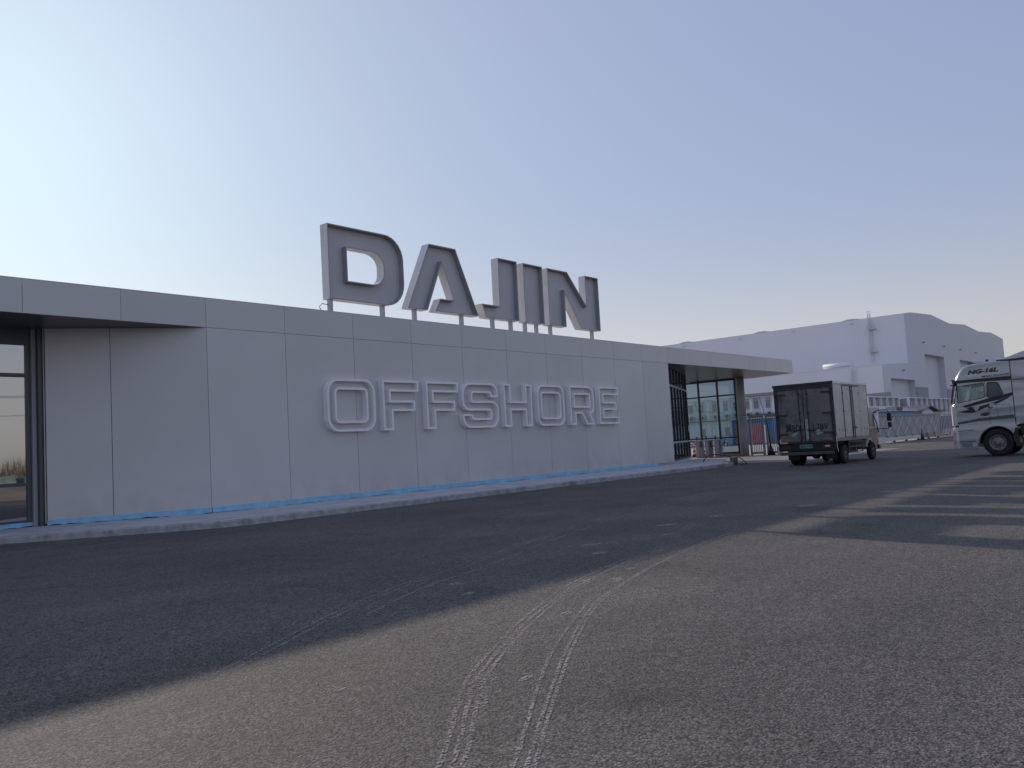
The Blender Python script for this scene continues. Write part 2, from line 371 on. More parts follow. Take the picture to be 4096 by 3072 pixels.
# ------------------------------------------------------------------ mesh helpers
class MB:
    def __init__(s): s.v = []; s.f = []; s.mi = []; s.cur = 0; s.sm = []
    def add(s, vs, fs, smooth=False):
        o = len(s.v); s.v += [tuple(p) for p in vs]
        for f in fs: s.f.append(tuple(i + o for i in f)); s.mi.append(s.cur); s.sm.append(smooth)
        return s
    def box(s, x0, x1, y0, y1, z0, z1):
        vs = [(x, y, z) for z in (z0, z1) for y in (y0, y1) for x in (x0, x1)]
        return s.add(vs, [(0, 2, 3, 1), (4, 5, 7, 6), (0, 1, 5, 4), (2, 6, 7, 3), (0, 4, 6, 2), (1, 3, 7, 5)])
    def bar(s, p0, p1, w, h, upv=(0, 0, 1)):
        a, b = Vector(p0), Vector(p1); d = (b - a).normalized()
        sd = d.cross(Vector(upv))
        if sd.length < 1e-4: sd = Vector((1, 0, 0))
        sd.normalize(); u = sd.cross(d).normalized()
        vs = [p + sd * i * w / 2 + u * j * h / 2 for p in (a, b) for i, j in ((-1, -1), (1, -1), (1, 1), (-1, 1))]
        return s.add(vs, [(0, 3, 2, 1), (4, 5, 6, 7), (0, 1, 5, 4), (1, 2, 6, 5), (2, 3, 7, 6), (3, 0, 4, 7)])
    def wall(s, p0, p1, th, z0, z1):
        """upright slab from p0 to p1 in plan, thickness th to the left of travel"""
        a, b = Vector((*p0, 0)), Vector((*p1, 0)); n = Vector((-(b - a).y, (b - a).x, 0)).normalized() * th
        vs = [Vector((q.x, q.y, z)) for z in (z0, z1) for q in (a, b, b + n, a + n)]
        return s.add(vs, [(0, 3, 2, 1), (4, 5, 6, 7), (0, 1, 5, 4), (1, 2, 6, 5), (2, 3, 7, 6), (3, 0, 4, 7)])
    def cyl(s, p0, p1, ra, rb=None, n=16, caps=True):
        rb = ra if rb is None else rb
        a, b = Vector(p0), Vector(p1); d = (b - a).normalized()
        sd = d.orthogonal().normalized(); u = d.cross(sd)
        vs = []
        for p, r in ((a, ra), (b, rb)):
            for i in range(n):
                t = 2 * PI * i / n; vs.append(p + (sd * math.cos(t) + u * math.sin(t)) * r)
        s.add(vs, [(i, (i + 1) % n, n + (i + 1) % n, n + i) for i in range(n)], smooth=True)
        if caps:
            o = len(s.v) - 2 * n
            s.f += [tuple(o + i for i in reversed(range(n))), tuple(o + n + i for i in range(n))]; s.mi += [s.cur] * 2; s.sm += [False] * 2
        return s
    def tube(s, pts, r, n=8):
        pts = [Vector(p) for p in pts]
        prev = None; rings = []
        for i, p in enumerate(pts):
            d = (pts[min(i + 1, len(pts) - 1)] - pts[max(i - 1, 0)]).normalized()
            sd = d.orthogonal().normalized() if prev is None else (prev - d * prev.dot(d)).normalized()
            prev = sd; u = d.cross(sd)
            rings.append([p + (sd * math.cos(2 * PI * k / n) + u * math.sin(2 * PI * k / n)) * r for k in range(n)])
        vs = [v for rg in rings for v in rg]
        fs = [(i * n + k, i * n + (k + 1) % n, (i + 1) * n + (k + 1) % n, (i + 1) * n + k) for i in range(len(pts) - 1) for k in range(n)]
        fs += [tuple(reversed(range(n))), tuple((len(pts) - 1) * n + k for k in range(n))]
        return s.add(vs, fs, smooth=True)
    def lathe(s, c, axis, prof, n=32):
        """prof: list of (offset along axis, radius)"""
        c = Vector(c); d = Vector(axis).normalized(); sd = d.orthogonal().normalized(); u = d.cross(sd)
        vs = [c + d * a + (sd * math.cos(2 * PI * k / n) + u * math.sin(2 * PI * k / n)) * r for a, r in prof for k in range(n)]
        fs = [(i * n + k, i * n + (k + 1) % n, (i + 1) * n + (k + 1) % n, (i + 1) * n + k) for i in range(len(prof) - 1) for k in range(n)]
        return s.add(vs, fs, smooth=True)
    def prism(s, loops, fn, d0, d1, caps=(True, True)):
        """loops of 2D points (first outer, rest holes); fn(a, b, d) -> 3D"""
        flat = [p for lp in loops for p in lp]
        tri = tessellate_polygon([[Vector((p[0], p[1], 0)) for p in lp] for lp in loops])
        for d, c in ((d0, caps[0]), (d1, caps[1])):
            if c: s.add([fn(p[0], p[1], d) for p in flat], [tuple(t) for t in tri])
        for lp in loops:
            n = len(lp)
            s.add([fn(p[0], p[1], d0) for p in lp] + [fn(p[0], p[1], d1) for p in lp], [(i, (i + 1) % n, n + (i + 1) % n, n + i) for i in range(n)])
        return s
    def build(s, name, m, parent=None, bevel=0.0, kind=None, label=None):
        o = link_mesh(name, s.mesh(name, m), parent)
        if bevel:
            bv = o.modifiers.new('bevel', 'BEVEL'); bv.width = bevel; bv.segments = 2; bv.limit_method = 'ANGLE'; bv.angle_limit = math.radians(40)
        if kind: o['kind'] = kind
        if label: o['label'] = label
        return o
    def mesh(s, name, m):
        me = bpy.data.meshes.new(name); me.from_pydata(s.v, [], s.f)
        for x in (m if isinstance(m, (list, tuple)) else [m]): me.materials.append(x)
        me.polygons.foreach_set('material_index', s.mi); me.polygons.foreach_set('use_smooth', s.sm)
        bm = bmesh.new(); bm.from_mesh(me); bmesh.ops.recalc_face_normals(bm, faces=bm.faces); bm.to_mesh(me); bm.free()
        me.update()
        return me

def wpos(o):
    p = Vector((0, 0, 0))
    while o is not None: p += o.location; o = o.parent
    return p
def link_mesh(name, me, parent, loc=None):
    """mesh built in world coordinates goes under its parent without moving"""
    o = bpy.data.objects.new(name, me); COL.objects.link(o)
    if parent is not None:
        o.parent = parent
        o.location = (Vector(loc) if loc is not None else Vector((0, 0, 0))) - wpos(parent)
    elif loc is not None: o.location = loc
    return o
def tag(o, label, cat, group=None):
    o['label'] = label; o['category'] = cat
    if group: o['group'] = group
    return o
def thing(name, loc, label, cat, group=None):
    o = bpy.data.objects.new(name, None); COL.objects.link(o); o.location = loc; o.empty_display_size = 0.3
    return tag(o, label, cat, group)
def copy_tree(src, loc, label=None, group=None):
    r = src.copy(); COL.objects.link(r); r.location = loc
    if label: r['label'] = label
    if group: r['group'] = group
    for ch in src.children:
        c = ch.copy(); COL.objects.link(c); c.parent = r
        for g in ch.children:
            d = g.copy(); COL.objects.link(d); d.parent = c
    return r
_cache = {}
def block(name, x0, x1, y0, y1, z0, z1, m, parent=None, bevel=0.0):
    """one box part; alike boxes share their mesh"""
    k = (round(x1 - x0, 4), round(y1 - y0, 4), round(z1 - z0, 4), m.name)
    if k not in _cache:
        a, b, c = k[0] / 2, k[1] / 2, k[2] / 2
        _cache[k] = MB().box(-a, a, -b, b, -c, c).mesh(name, m)
    o = link_mesh(name, _cache[k], parent, ((x0 + x1) / 2, (y0 + y1) / 2, (z0 + z1) / 2))
    if bevel:
        bv = o.modifiers.new('bevel', 'BEVEL'); bv.width = bevel; bv.segments = 2
    return o
def structure(o, label=None):
    o['kind'] = 'structure'
    if label: o['label'] = label
    return o
def text_mesh(body, size, extrude=0.0, shear=0.0, bold=0.0):
    cu = bpy.data.curves.new('t', 'FONT'); cu.body = body; cu.size = size; cu.extrude = extrude; cu.shear = shear; cu.offset = bold
    cu.align_x = 'CENTER'; cu.align_y = 'CENTER'; cu.resolution_u = 2
    ob = bpy.data.objects.new('t', cu); COL.objects.link(ob)
    dg = bpy.context.evaluated_depsgraph_get(); dg.update()
    me = bpy.data.meshes.new_from_object(ob.evaluated_get(dg)); bpy.data.objects.remove(ob)
    return me
def place_text(name, body, size, origin, xdir, ydir, m, parent, sx=1.0, shear=0.0, bold=0.0, extrude=0.002):
    me = text_mesh(body, size, extrude, shear, bold)
    X = Vector(xdir).normalized(); Y = Vector(ydir).normalized(); Z = X.cross(Y)
    O = Vector(origin)
    for v in me.vertices: v.co = O + X * v.co.x * sx + Y * v.co.y + Z * v.co.z
    me.materials.clear(); me.materials.append(m)
    return link_mesh(name, me, parent)

# ------------------------------------------------------------------ ground
g = MB(); g.add([(-1500, -1500, 0), (1500, -1500, 0), (1500, 1500, 0), (-1500, 1500, 0)], [(0, 1, 2, 3)])
structure(link_mesh('ground', g.mesh('ground', M_EARTH), None, (0, 0, -0.012)))
g = MB(); g.add([(-80, -9, 0), (260, -9, 0), (260, 21.6, 0), (56, 21.6, 0), (56, 30.5, 0), (-80, 30.5, 0)], [(0, 1, 2, 3, 4, 5)])
structure(g.build('road', M_ASPH))
g = MB(); g.add([(56, 21.604, -0.004), (260, 21.604, -0.004), (260, 200, -0.004), (-80, 200, -0.004), (-80, 30.504, -0.004), (56, 30.504, -0.004)], [(0, 1, 2, 3, 4, 5)])
structure(g.build('yard', M_YARD))
structure(MB().add([(39.5, 15.2, .004), (56, 15.2, .004), (56, 30.4, .004), (39.5, 30.4, .004)], [(0, 1, 2, 3)]).build('tan_pad', M_PAD))  # tan sheet, paler than the asphalt it lies on

APRON = [(-12, 20.9), (5.6, 20.9), (7.12, 20.05), (10.6, 17.42), (11.4, 17.32), (36.2, 17.3), (37.2, 17.6), (37.9, 18.3), (41.7, 20.1), (43.6, 22.3), (43.9, 28.8), (-12, 28.8)]
def offset_loop(lp, t):
    """inset a loop (counter-clockwise) by t with mitred corners"""
    n = len(lp); area = sum(lp[i][0] * lp[(i + 1) % n][1] - lp[(i + 1) % n][0] * lp[i][1] for i in range(n))
    sg = 1 if area > 0 else -1
    out = []
    for i in range(n):
        p, c, q = Vector(lp[i - 1]), Vector(lp[i]), Vector(lp[(i + 1) % n])
        e1 = (c - p).normalized(); e2 = (q - c).normalized()
        n1 = Vector((-e1.y, e1.x)) * sg; n2 = Vector((-e2.y, e2.x)) * sg
        mm = n1 + n2
        k = mm.length_squared / 2
        k = max(k, 0.1)
        out.append(tuple(c + mm * (t / k)))
    return out
# kerb line with a slightly uneven, chipped edge
def subdiv(lp, step):
    out = []
    for i in range(len(lp)):
        a, b = Vector(lp[i]), Vector(lp[(i + 1) % len(lp)]); k = max(1, int((b - a).length / step))
        out += [tuple(a.lerp(b, j / k)) for j in range(k)]
    return out
path = [Vector(p) for p in APRON[:11]]
fine = []
for a, b in zip(path, path[1:]):
    k = max(1, int((b - a).length / 0.25)); fine += [a.lerp(b, j / k) for j in range(k)]
fine.append(path[-1])
kb = MB(); vs = []; n = len(fine)
for i, p in enumerate(fine):
    d = (fine[min(i + 1, n - 1)] - fine[max(i - 1, 0)]).normalized(); nn = Vector((-d.y, d.x))
    j = random.uniform(-0.012, 0.012); jz = random.uniform(-0.008, 0.006)
    o0 = p + nn * j
    vs += [(o0.x, o0.y, -0.03), (o0.x + nn.x * .012, o0.y + nn.y * .012, 0.125 + jz), (o0.x + nn.x * .035, o0.y + nn.y * .035, 0.150 + jz), (p.x + nn.x * .2, p.y + nn.y * .2, 0.152 + jz * .3), (p.x + nn.x * .2, p.y + nn.y * .2, -0.03)]
fs = [(i * 5 + k, (i + 1) * 5 + k, (i + 1) * 5 + k + 1, i * 5 + k + 1) for i in range(n - 1) for k in range(4)]
kb.add(vs, fs, smooth=False)
structure(kb.build('kerb', M_KERB))
g = MB(); g.prism([offset_loop(APRON, 0.19)], lambda a, b, d: (a, b, d), 0.0, 0.148)
structure(g.build('pavement', M_CONC))

# ------------------------------------------------------------------ gatehouse
WY, TOP, SOF = 20.65, 5.88, 5.09
gh = thing('gatehouse', (25, 24.6, 0), 'long low gatehouse clad in grey aluminium panels with a flat overhanging roof', 'building')
JX = [12.38, 14.88, 17.42, 19.92, 22.40, 24.87, 27.33, 29.85, 32.34, 34.78, 37.20]
GAP = 0.007
core = MB().prism([[(12.42, WY + .04), (37.16, WY + .04), (37.16, 28.6), (9.15, 28.6), (9.15, 22.66)]], lambda a, b, d: (a, b, d), 0.148, SOF + .02)
core.build('wall_core', M_SEAM, gh)
for a, b in zip(JX, JX[1:]):
    block('wall_panel', a + GAP, b - GAP, WY, WY + .036, 0.27, SOF - GAP, M_ALU, gh)
PL = [(12.38, WY), (10.36, 21.86), (9.07, 22.63)]
for q, p in zip(PL, PL[1:]):
    a, b = Vector(p), Vector(q); d = (b - a).normalized() * GAP
    MB().wall(tuple(a + d), tuple(b - d), .036, 0.27, SOF - .004).build('wall_panel', M_ALU, gh)
MB().wall((9.05, 22.64), (9.07, 22.66), 0.02, 0.2, SOF - .004).build('corner_trim', M_ALU, gh)
# fascia panels
FX = [-6.0, -3.55, -1.1, 1.12, 3.35, 5.58, 7.82, 10.08] + JX + [39.55, 41.86, 44.26, 46.65, 49.0, 51.4, 53.2]
for a, b in zip(FX, FX[1:]):
    block('fascia_panel', a + GAP * .8, b - GAP * .8, WY, WY + .036, SOF + .003, TOP, M_ALU2, gh)
CE = [(53.2, 20.65), (53.75, 22.3), (54.35, 24.0), (53.0, 26.3), (51.6, 28.6)]
for p, q in zip(CE, CE[1:]):
    a, b = Vector(p), Vector(q); d = (b - a).normalized() * GAP
    MB().wall(tuple(a + d), tuple(b - d), .036, SOF + .003, TOP).build('fascia_panel', M_ALU2, gh)
roofp = [(-6, WY + .04), (53.16, WY + .04)] + [(x - .05, y) for x, y in CE[1:]] + [(-6, 28.6)]
MB().prism([roofp], lambda a, b, d: (a, b, d), SOF + .03, TOP - .12).build('roof', M_ROOFTOP, gh)
for a, b in zip(FX, FX[1:]):                                       # coping on the front edge
    block('coping', a, b, WY - .004, WY + .26, TOP + .001, TOP + .018, M_ALU2, gh)
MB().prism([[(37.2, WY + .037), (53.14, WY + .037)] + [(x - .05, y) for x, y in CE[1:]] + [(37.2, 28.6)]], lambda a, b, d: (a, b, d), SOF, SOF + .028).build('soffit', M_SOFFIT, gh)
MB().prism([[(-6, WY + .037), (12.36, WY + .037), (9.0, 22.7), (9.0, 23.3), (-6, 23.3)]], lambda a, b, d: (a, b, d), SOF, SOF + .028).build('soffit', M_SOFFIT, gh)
# blue protective film left along the wall foot
def film(p0, p1, z0, z1):
    a, b = Vector(p0), Vector(p1); n = max(2, int((b - a).length / .12)); vs = []
    nn = Vector((-(b - a).y, (b - a).x)).normalized() * -.006
    for i in range(n + 1):
        p = a.lerp(b, i / n) + nn
        lo = z0 + random.uniform(-.012, .02) + .012 * math.sin(i * .37); hi = z1 + random.uniform(-.004, .004)
        vs += [(p.x, p.y, lo), (p.x, p.y, hi), (p.x - nn.x, p.y - nn.y, hi), (p.x - nn.x, p.y - nn.y, lo)]
    fs = [(i * 4 + k, i * 4 + 4 + k, i * 4 + 4 + (k + 1) % 4, i * 4 + (k + 1) % 4) for i in range(n) for k in range(4)]
    MB().add(vs, fs).build('protective_film', M_FILM, gh)
film((9.07, 22.63), (10.36, 21.86), .15, .285); film((10.36, 21.86), (12.38, 20.65), .152, .295)
xs = [12.4, 14.9, 17.35, 17.5, 22.4, 24.8, 30.0, 35.6]
hs = [.30, .305, .27, .295, .29, .29, .285]
for i in range(7):
    if hs[i]: film((xs[i], WY), (xs[i + 1], WY), .15, hs[i])
film((4.2, 22.9), (8.9, 22.9), .15, .26)
MB().box(12.4, 37.18, WY + .012, WY + .038, .149, .275).build('base_flashing', M_LTFRAME, gh)

def window_wall(name, p0, p1, zs, us, glass, frame, bar_m, bars, w=.07, dep=.12, parent=gh, panes_skip=()):
    """glazed wall: us = mullion positions along it, zs = (bottom, top), bars = transom heights"""
    a, b = Vector(p0), Vector(p1); L = (b - a).length; d = (b - a) / L; nn = Vector((-d.y, d.x))
    e = thing_part(name, a, parent)
    def P(u, o=0): q = a + d * u + nn * o; return (q.x, q.y)
    for u in us:
        u0 = min(max(u, w / 2), L - w / 2)
        MB().wall(P(u0 - w / 2), P(u0 + w / 2), dep, zs[0], zs[1]).build('mullion', frame, e)
    levels = [zs[0]] + list(bars) + [zs[1]]
    for i in range(len(us) - 1):
        ua, ub = us[i] + w / 2, us[i + 1] - w / 2
        if i == 0: ua = us[0] + w
        if i == len(us) - 2: ub = us[-1] - w
        for z in bars:
            MB().wall(P(ua, -.01), P(ub, -.01), dep - .02, z - .045, z + .045).build('transom', bar_m, e)
        MB().wall(P(ua, .004), P(ub, .004), dep - .01, zs[1] - .12, zs[1]).build('transom', frame, e)
        for k in range(len(levels) - 1):
            if (i, k) in panes_skip: continue
            MB().wall(P(ua, dep * .45), P(ub, dep * .45), .012, levels[k] + .045, levels[k + 1] - (.045 if k < len(levels) - 2 else .12)).build('pane', glass, e)
        if (i, 0) not in panes_skip:
            MB().wall(P(ua, .004), P(ub, .004), dep - .01, zs[0], zs[0] + .08).build('sill', frame, e)
    return e
def thing_part(name, a, parent):
    o = bpy.data.objects.new(name, None); COL.objects.link(o); o.parent = parent
    o.location = Vector((a[0], a[1], 0)) - wpos(parent); o.empty_display_size = .2
    return o
# left room: mirror-like glazing set back under the roof
window_wall('window', (2.0, 22.9), (8.83, 22.9), (.24, 4.80), [0, 1.7, 3.4, 5.1, 6.83], M_GLASS3, M_MDFRAME, M_MDFRAME, [1.2, 3.92], w=.1)
block('frame_head', 2.0, 8.83, 22.9, 23.0, 4.801, 5.088, M_MDFRAME, gh)
block('corner_post', 8.835, 8.93, 22.82, 23.1, .15, SOF - .002, M_LTFRAME, gh)
block('jamb', 8.935, 9.062, 22.70, 23.1, .15, SOF - .002, M_MDFRAME, gh)
block('interior_floor', -6, 8.8, 23.05, 28.5, .16, .2, M_INTDK, gh)
block('interior_wall', -6, 8.8, 28.4, 28.55, .2, SOF, M_INTDK, gh)
block('wall_panel', -6, 1.99, 22.9, 23.0, .2, SOF - .002, M_ALU, gh)
# angled glazing of the right room
G0, G1 = (37.22, 20.70), (44.1, 23.4)
us = [0.0, 1.3, 2.5, 3.7, 4.9, 6.1, 7.39]
window_wall('glazed_wall', G0, G1, (.28, SOF - .004), us, M_GLASS2, M_DKFRAME, M_LTFRAME, [1.2, 4.04], w=.075)
d_ = (Vector(G1) - Vector(G0)).normalized(); nv = Vector((-d_.y, d_.x))
MB().wall(tuple(Vector(G0) + nv * .02), tuple(Vector(G1) + nv * .02), .14, .148, .279).build('plinth', M_CONC, gh)
for u in (.5, 1.5, 2.6, 3.7, 4.6, 5.6):
    a = Vector(G0) + d_ * u + nv * .012; b = a + d_ * random.uniform(.35, .75)
    MB().wall(tuple(a), tuple(b), .006, .155, .27).build('protective_film', M_FILM, gh)
pnl = Vector(G0) + d_ * 6.95 - nv * .012
MB().wall(tuple(pnl), tuple(pnl + d_ * .2), .008, 1.74, 2.06).build('notice', M_WHITE, gh)
window_wall('glazed_wall', (44.1, 23.56), (44.1, 28.45), (.2, SOF - .004), [0, 2.45, 4.89], M_GLASS, M_DKFRAME, M_DKFRAME, [1.2, 4.04], w=.08)
block('interior_floor', 37.3, 43.9, 23.3, 28.4, .16, .2, M_INT, gh)
block('interior_wall', 37.2, 44.2, 28.45, 28.58, .149, SOF - .003, M_INT, gh)
block('desk', 39.3, 42.6, 24.6, 25.3, .2, .98, M_INTDK, gh)
# glazed screen across the passage, its lower fields open towards the back
e2 = window_wall('glazed_screen', (52.4, 24.22), (52.4, 29.4), (.22, SOF - .004), [0, 1.31, 2.68, 4.0, 5.18], M_GLASS, M_DKFRAME, M_DKFRAME, [1.24, 4.02], w=.10,
                 panes_skip=((1, 0), (2, 0), (3, 0)))
MB().box(52.34, 52.5, 24.16, 25.95, 0, .22).build('plinth', M_KERB, gh)
block('frame_post', 52.28, 52.4, 24.05, 24.2, 0, SOF - .002, M_CREAM, gh)
MB().cyl((52.3, 23.82, 0), (52.3, 23.82, 2.55), .205, n=28).build('column', M_LTFRAME, gh)
MB().cyl((52.3, 23.82, 2.565), (52.3, 23.82, SOF - .002), .205, n=28).build('column', M_LTFRAME, gh)

# ------------------------------------------------------------------ sign letters
def arc(cx, cz, r, a0, a1, n=6, rz=None):
    rz = rz or r
    return [(cx + r * math.cos(math.radians(a0 + (a1 - a0) * i / n)), cz + rz * math.sin(math.radians(a0 + (a1 - a0) * i / n))) for i in range(n + 1)]
def letter(name, loops, yf, dep, rec, t, m_rim, m_face, label, group, legs=(), leg_top=0):
    cx = sum(p[0] for p in loops[0]) / len(loops[0]); z0 = min(p[1] for p in loops[0])
    base = TOP if legs else z0
    e = thing(name, (cx, yf + dep, base), label, 'sign letter', group)
    rim = MB(); fn = lambda a, b, d: (a, d, b)
    ins = []
    for i, lp in enumerate(loops):
        inn = offset_loop(lp, t if i == 0 else -t); ins.append(inn); n = len(lp)
        v = [(p[0], yf, p[1]) for p in lp] + [(p[0], yf, p[1]) for p in inn] + [(p[0], yf + dep, p[1]) for p in lp] + [(p[0], yf + rec, p[1]) for p in inn]
        f = []
        for k in range(n):
            q = (k + 1) % n
            f.append((k, 2 * n + k, 2 * n + q, q))
        rim.cur = 0; rim.add(v, f)
        rim.cur = 1 if isinstance(m_rim, (list, tuple)) else 0
        rim.add(v, [fc for k in range(n) for fc in ((k, (k + 1) % n, n + (k + 1) % n, n + k), (n + k, n + (k + 1) % n, 3 * n + (k + 1) % n, 3 * n + k))])
    rim.cur = 0
    flat = [p for lp in loops for p in lp]
    tri = tessellate_polygon([[Vector((p[0], p[1], 0)) for p in lp] for lp in loops])
    rim.add([(p[0], yf + dep, p[1]) for p in flat], [tuple(x) for x in tri])
    rim.build('rim', m_rim, e)
    flat = [p for lp in ins for p in lp]
    tri = tessellate_polygon([[Vector((p[0], p[1], 0)) for p in lp] for lp in ins])
    MB().add([(p[0], yf + rec - .001, p[1]) for p in flat], [tuple(x) for x in tri]).build('face', m_face, e)
    for lx in legs:
        MB().box(lx - .065, lx + .065, yf + .08, yf + .20, TOP - .14, leg_top).build('leg', M_STEEL, e)
    return e
LG = 'large roof letters on steel legs'
YF, DP = 20.75, .34
B0, T0 = 6.31, 8.68
D_out = [(16.65, B0), (18.98, B0)] + arc(19.02, B0 + .8, .80, -80, 0, 6)[0:] + arc(19.02, T0 - .8, .80, 0, 80, 6) + [(18.98, T0), (16.65, T0)]
D_in = [(17.40, 6.94), (18.42, 6.94)] + arc(18.42, 7.36, .50, -80, 0, 5, .42) + arc(18.42, 7.58, .50, 0, 80, 5, .42) + [(18.42, 8.01), (17.40, 8.01)]
letter('sign_letter', [D_out, D_in], YF, DP, .20, .036, [M_LRIM2, M_LEDGE], M_LFACE2, 'letter D on the roof, leftmost of the tall grey roof letters', LG, (16.76, 18.90), B0)
A_ = [(19.94, B0), (20.88, B0), (21.68, 8.06), (22.22, 6.78), (21.52, 6.78), (21.25, B0), (23.52, B0), (22.43, T0), (21.08, T0)]
letter('sign_letter', [A_], YF, DP, .20, .036, [M_LRIM2, M_LEDGE], M_LFACE2, 'letter A on the roof with slanted legs, between D and J', LG, (20.35, 22.70), B0)
J_ = [(23.92, B0), (25.90, B0), (25.93, T0), (24.78, T0), (24.75, 6.81), (23.72, 6.81)]
letter('sign_letter', [J_], YF, DP, .20, .036, [M_LRIM2, M_LEDGE], M_LFACE2, 'letter J on the roof, angular with a short hook at its foot', LG, (24.42, 25.50), B0)
I_ = [(26.28, B0), (27.53, B0), (27.56, T0), (26.31, T0)]
letter('sign_letter', [I_], YF, DP, .20, .036, [M_LRIM2, M_LEDGE], M_LFACE2, 'letter I on the roof, a plain upright bar between J and N', LG, (26.04 + .35, 27.12), B0)
N_ = [(27.86, B0), (29.04, B0), (29.04, 7.78), (30.10, B0), (31.60, B0), (31.62, T0), (30.60, T0), (30.58, 7.36), (29.30, T0), (27.90, T0)]
letter('sign_letter', [N_], YF, DP, .20, .036, [M_LRIM2, M_LEDGE], M_LFACE2, 'letter N on the roof, rightmost of the tall grey roof letters', LG, (28.05, 31.08), B0)
# wall letters
def sc(lp):                                # traced on y=20.25, stands at 20.43
    k = 20.43 / 20.25
    return [(p[0] * k, H + (p[1] - H) * k) for p in lp]
ZB, ZT = 2.18, 3.775
def rrect(x0, x1, z0, z1, r, n=5):
    return arc(x1 - r, z0 + r, r, -90, 0, n) + arc(x1 - r, z1 - r, r, 0, 90, n) + arc(x0 + r, z1 - r, r, 90, 180, n) + arc(x0 + r, z0 + r, r, 180, 270, n)
WL = 'raised letters mounted on the gatehouse wall'
def ef(x0, w, e=False):
    w2 = w * .885
    a = [(x0, ZB), (x0 + .42, ZB), (x0 + .42, 2.79), (x0 + w2, 2.79), (x0 + w2, 3.13), (x0 + .34, 3.13), (x0 + .34, 3.42), (x0 + w, 3.42), (x0 + w, ZT), (x0, ZT)]
    if e: a = [(x0, ZB), (x0 + w, ZB), (x0 + w, 2.49), (x0 + .34, 2.49), (x0 + .34, 2.79), (x0 + w2, 2.79), (x0 + w2, 3.13), (x0 + .34, 3.13), (x0 + .34, 3.43), (x0 + w, 3.43), (x0 + w, ZT), (x0, ZT)]
    return a
S_ = arc(23.38, ZB + .38, .38, -90, 0, 4) + arc(23.42, 2.80, .34, 0, 90, 4) + [(22.40, 3.13)] + [(22.36, 3.18), (22.36, 3.36), (22.42, 3.42), (23.30, 3.42), (23.35, 3.38), (23.37, 3.27), (23.77, 3.27)] + \
     arc(23.40, ZT - .37, .37, 0, 90, 4) + arc(22.27, ZT - .42, .42, 90, 180, 4) + arc(22.19, 3.13, .34, 180, 270, 4) + [(23.28, 2.79), (23.34, 2.74), (23.34, 2.56), (23.30, 2.52), (22.42, 2.52), (22.36, 2.57), (22.30, 2.67), (21.84, 2.67)] + arc(22.24, ZB + .40, .40, 180, 270, 4)
H_ = [(24.10, ZB), (24.50, ZB), (24.50, 2.79), (25.35, 2.79), (25.35, ZB), (25.74, ZB), (25.76, ZT), (25.38, ZT), (25.38, 3.13), (24.50, 3.13), (24.50, ZT), (24.10, ZT)]
R_ = [(28.25, ZB), (28.64, ZB), (28.64, 2.64), (29.06, 2.64), (29.40, ZB), (29.96, ZB), (29.66, 2.64)] + arc(29.68, 2.92, .28, -60, 0, 3) + arc(29.62, ZT - .34, .34, 0, 90, 4) + [(28.25, ZT)]
specs = [([rrect(16.0, 17.86, ZB, ZT, .42, 6), rrect(16.34, 17.50, 2.50, 3.45, .12, 3)[::-1]], 'letter O on the wall, big round-cornered O at the left end of the row'),
         ([ef(18.18, 1.57)], 'letter F on the wall, directly right of the large left O'),
         ([ef(20.10, 1.55)], 'letter F on the wall, second F, directly left of the S'),
         ([S_], 'letter S on the wall, right of the two Fs'),
         ([H_], 'letter H on the wall between the S and the second O'),
         ([rrect(26.10, 27.85, ZB, ZT, .36, 6), rrect(26.38, 27.55, 2.50, 3.45, .12, 3)[::-1]], 'letter O on the wall between H and R'),
         ([R_, [(28.58, 2.95), (29.63, 2.95), (29.63, 3.42), (28.58, 3.42)]], 'letter R on the wall next to the final E'),
         ([ef(30.37, 1.49, True)], 'letter E on the wall, rightmost of the raised wall letters')]
for lp, lab in specs:
    letter('sign_letter', [sc(l) for l in lp], 20.43, .215, .165, .068, M_LETTER, M_LFACE, lab, WL)
# small cable by the D's left leg
tag(MB().tube([(16.45, 20.9, 5.9), (16.35, 20.9, 6.05), (16.45, 20.88, 6.15), (16.68, 20.85, 6.12)], .012, 6).build('cable', M_BLACK), 'thin black cable hooked to the left leg of the roof letter D', 'cable')

# ------------------------------------------------------------------ warehouse (far)
K = 1.5
def kp(x, y, z): return (x * K, y * K, H + (z - H) * K)
wh = thing('warehouse', (210, 75, 0), 'huge pale grey steel warehouse with stepped ridged roofline behind the yard', 'warehouse')
GY = 35.28
eave = [(140, 18.5), (152.3, 19.15), (164.4, 18.6), (176.4, 19.3), (188.4, 18.8), (200.6, 19.4), (212.5, 18.8)]
zf = .47
doors = [(146.0, 158.3, 12.45), (169.8, 182.0, 12.5), (193.6, 205.8, 12.5)]
outer = [(140, zf)] + [p for dr in doors for p in ((dr[0], zf), (dr[0], dr[2]), (dr[1], dr[2]), (dr[1], zf))] + [(212.5, zf)] + eave[::-1]
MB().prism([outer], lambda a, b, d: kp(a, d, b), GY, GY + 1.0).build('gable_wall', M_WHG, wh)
for x0, x1, z in doors:
    MB().prism([[(x0, zf), (x1, zf), (x1, z), (x0, z)]], lambda a, b, d: kp(a, d, b), GY + 1.0, GY + 1.2).build('door', M_WHD, wh)
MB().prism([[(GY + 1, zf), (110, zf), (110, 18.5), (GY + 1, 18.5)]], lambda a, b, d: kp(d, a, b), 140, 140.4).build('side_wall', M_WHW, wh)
rf = MB()
for (xa, za), (xb, zb) in zip(eave, eave[1:]):
    rf.prism([[(xa, za), (xb, zb), (xb, zb + .05), (xa, za + .05)]], lambda a, b, d: kp(a, d, b), GY, 110)
rf.build('roof', M_WHROOF, wh)
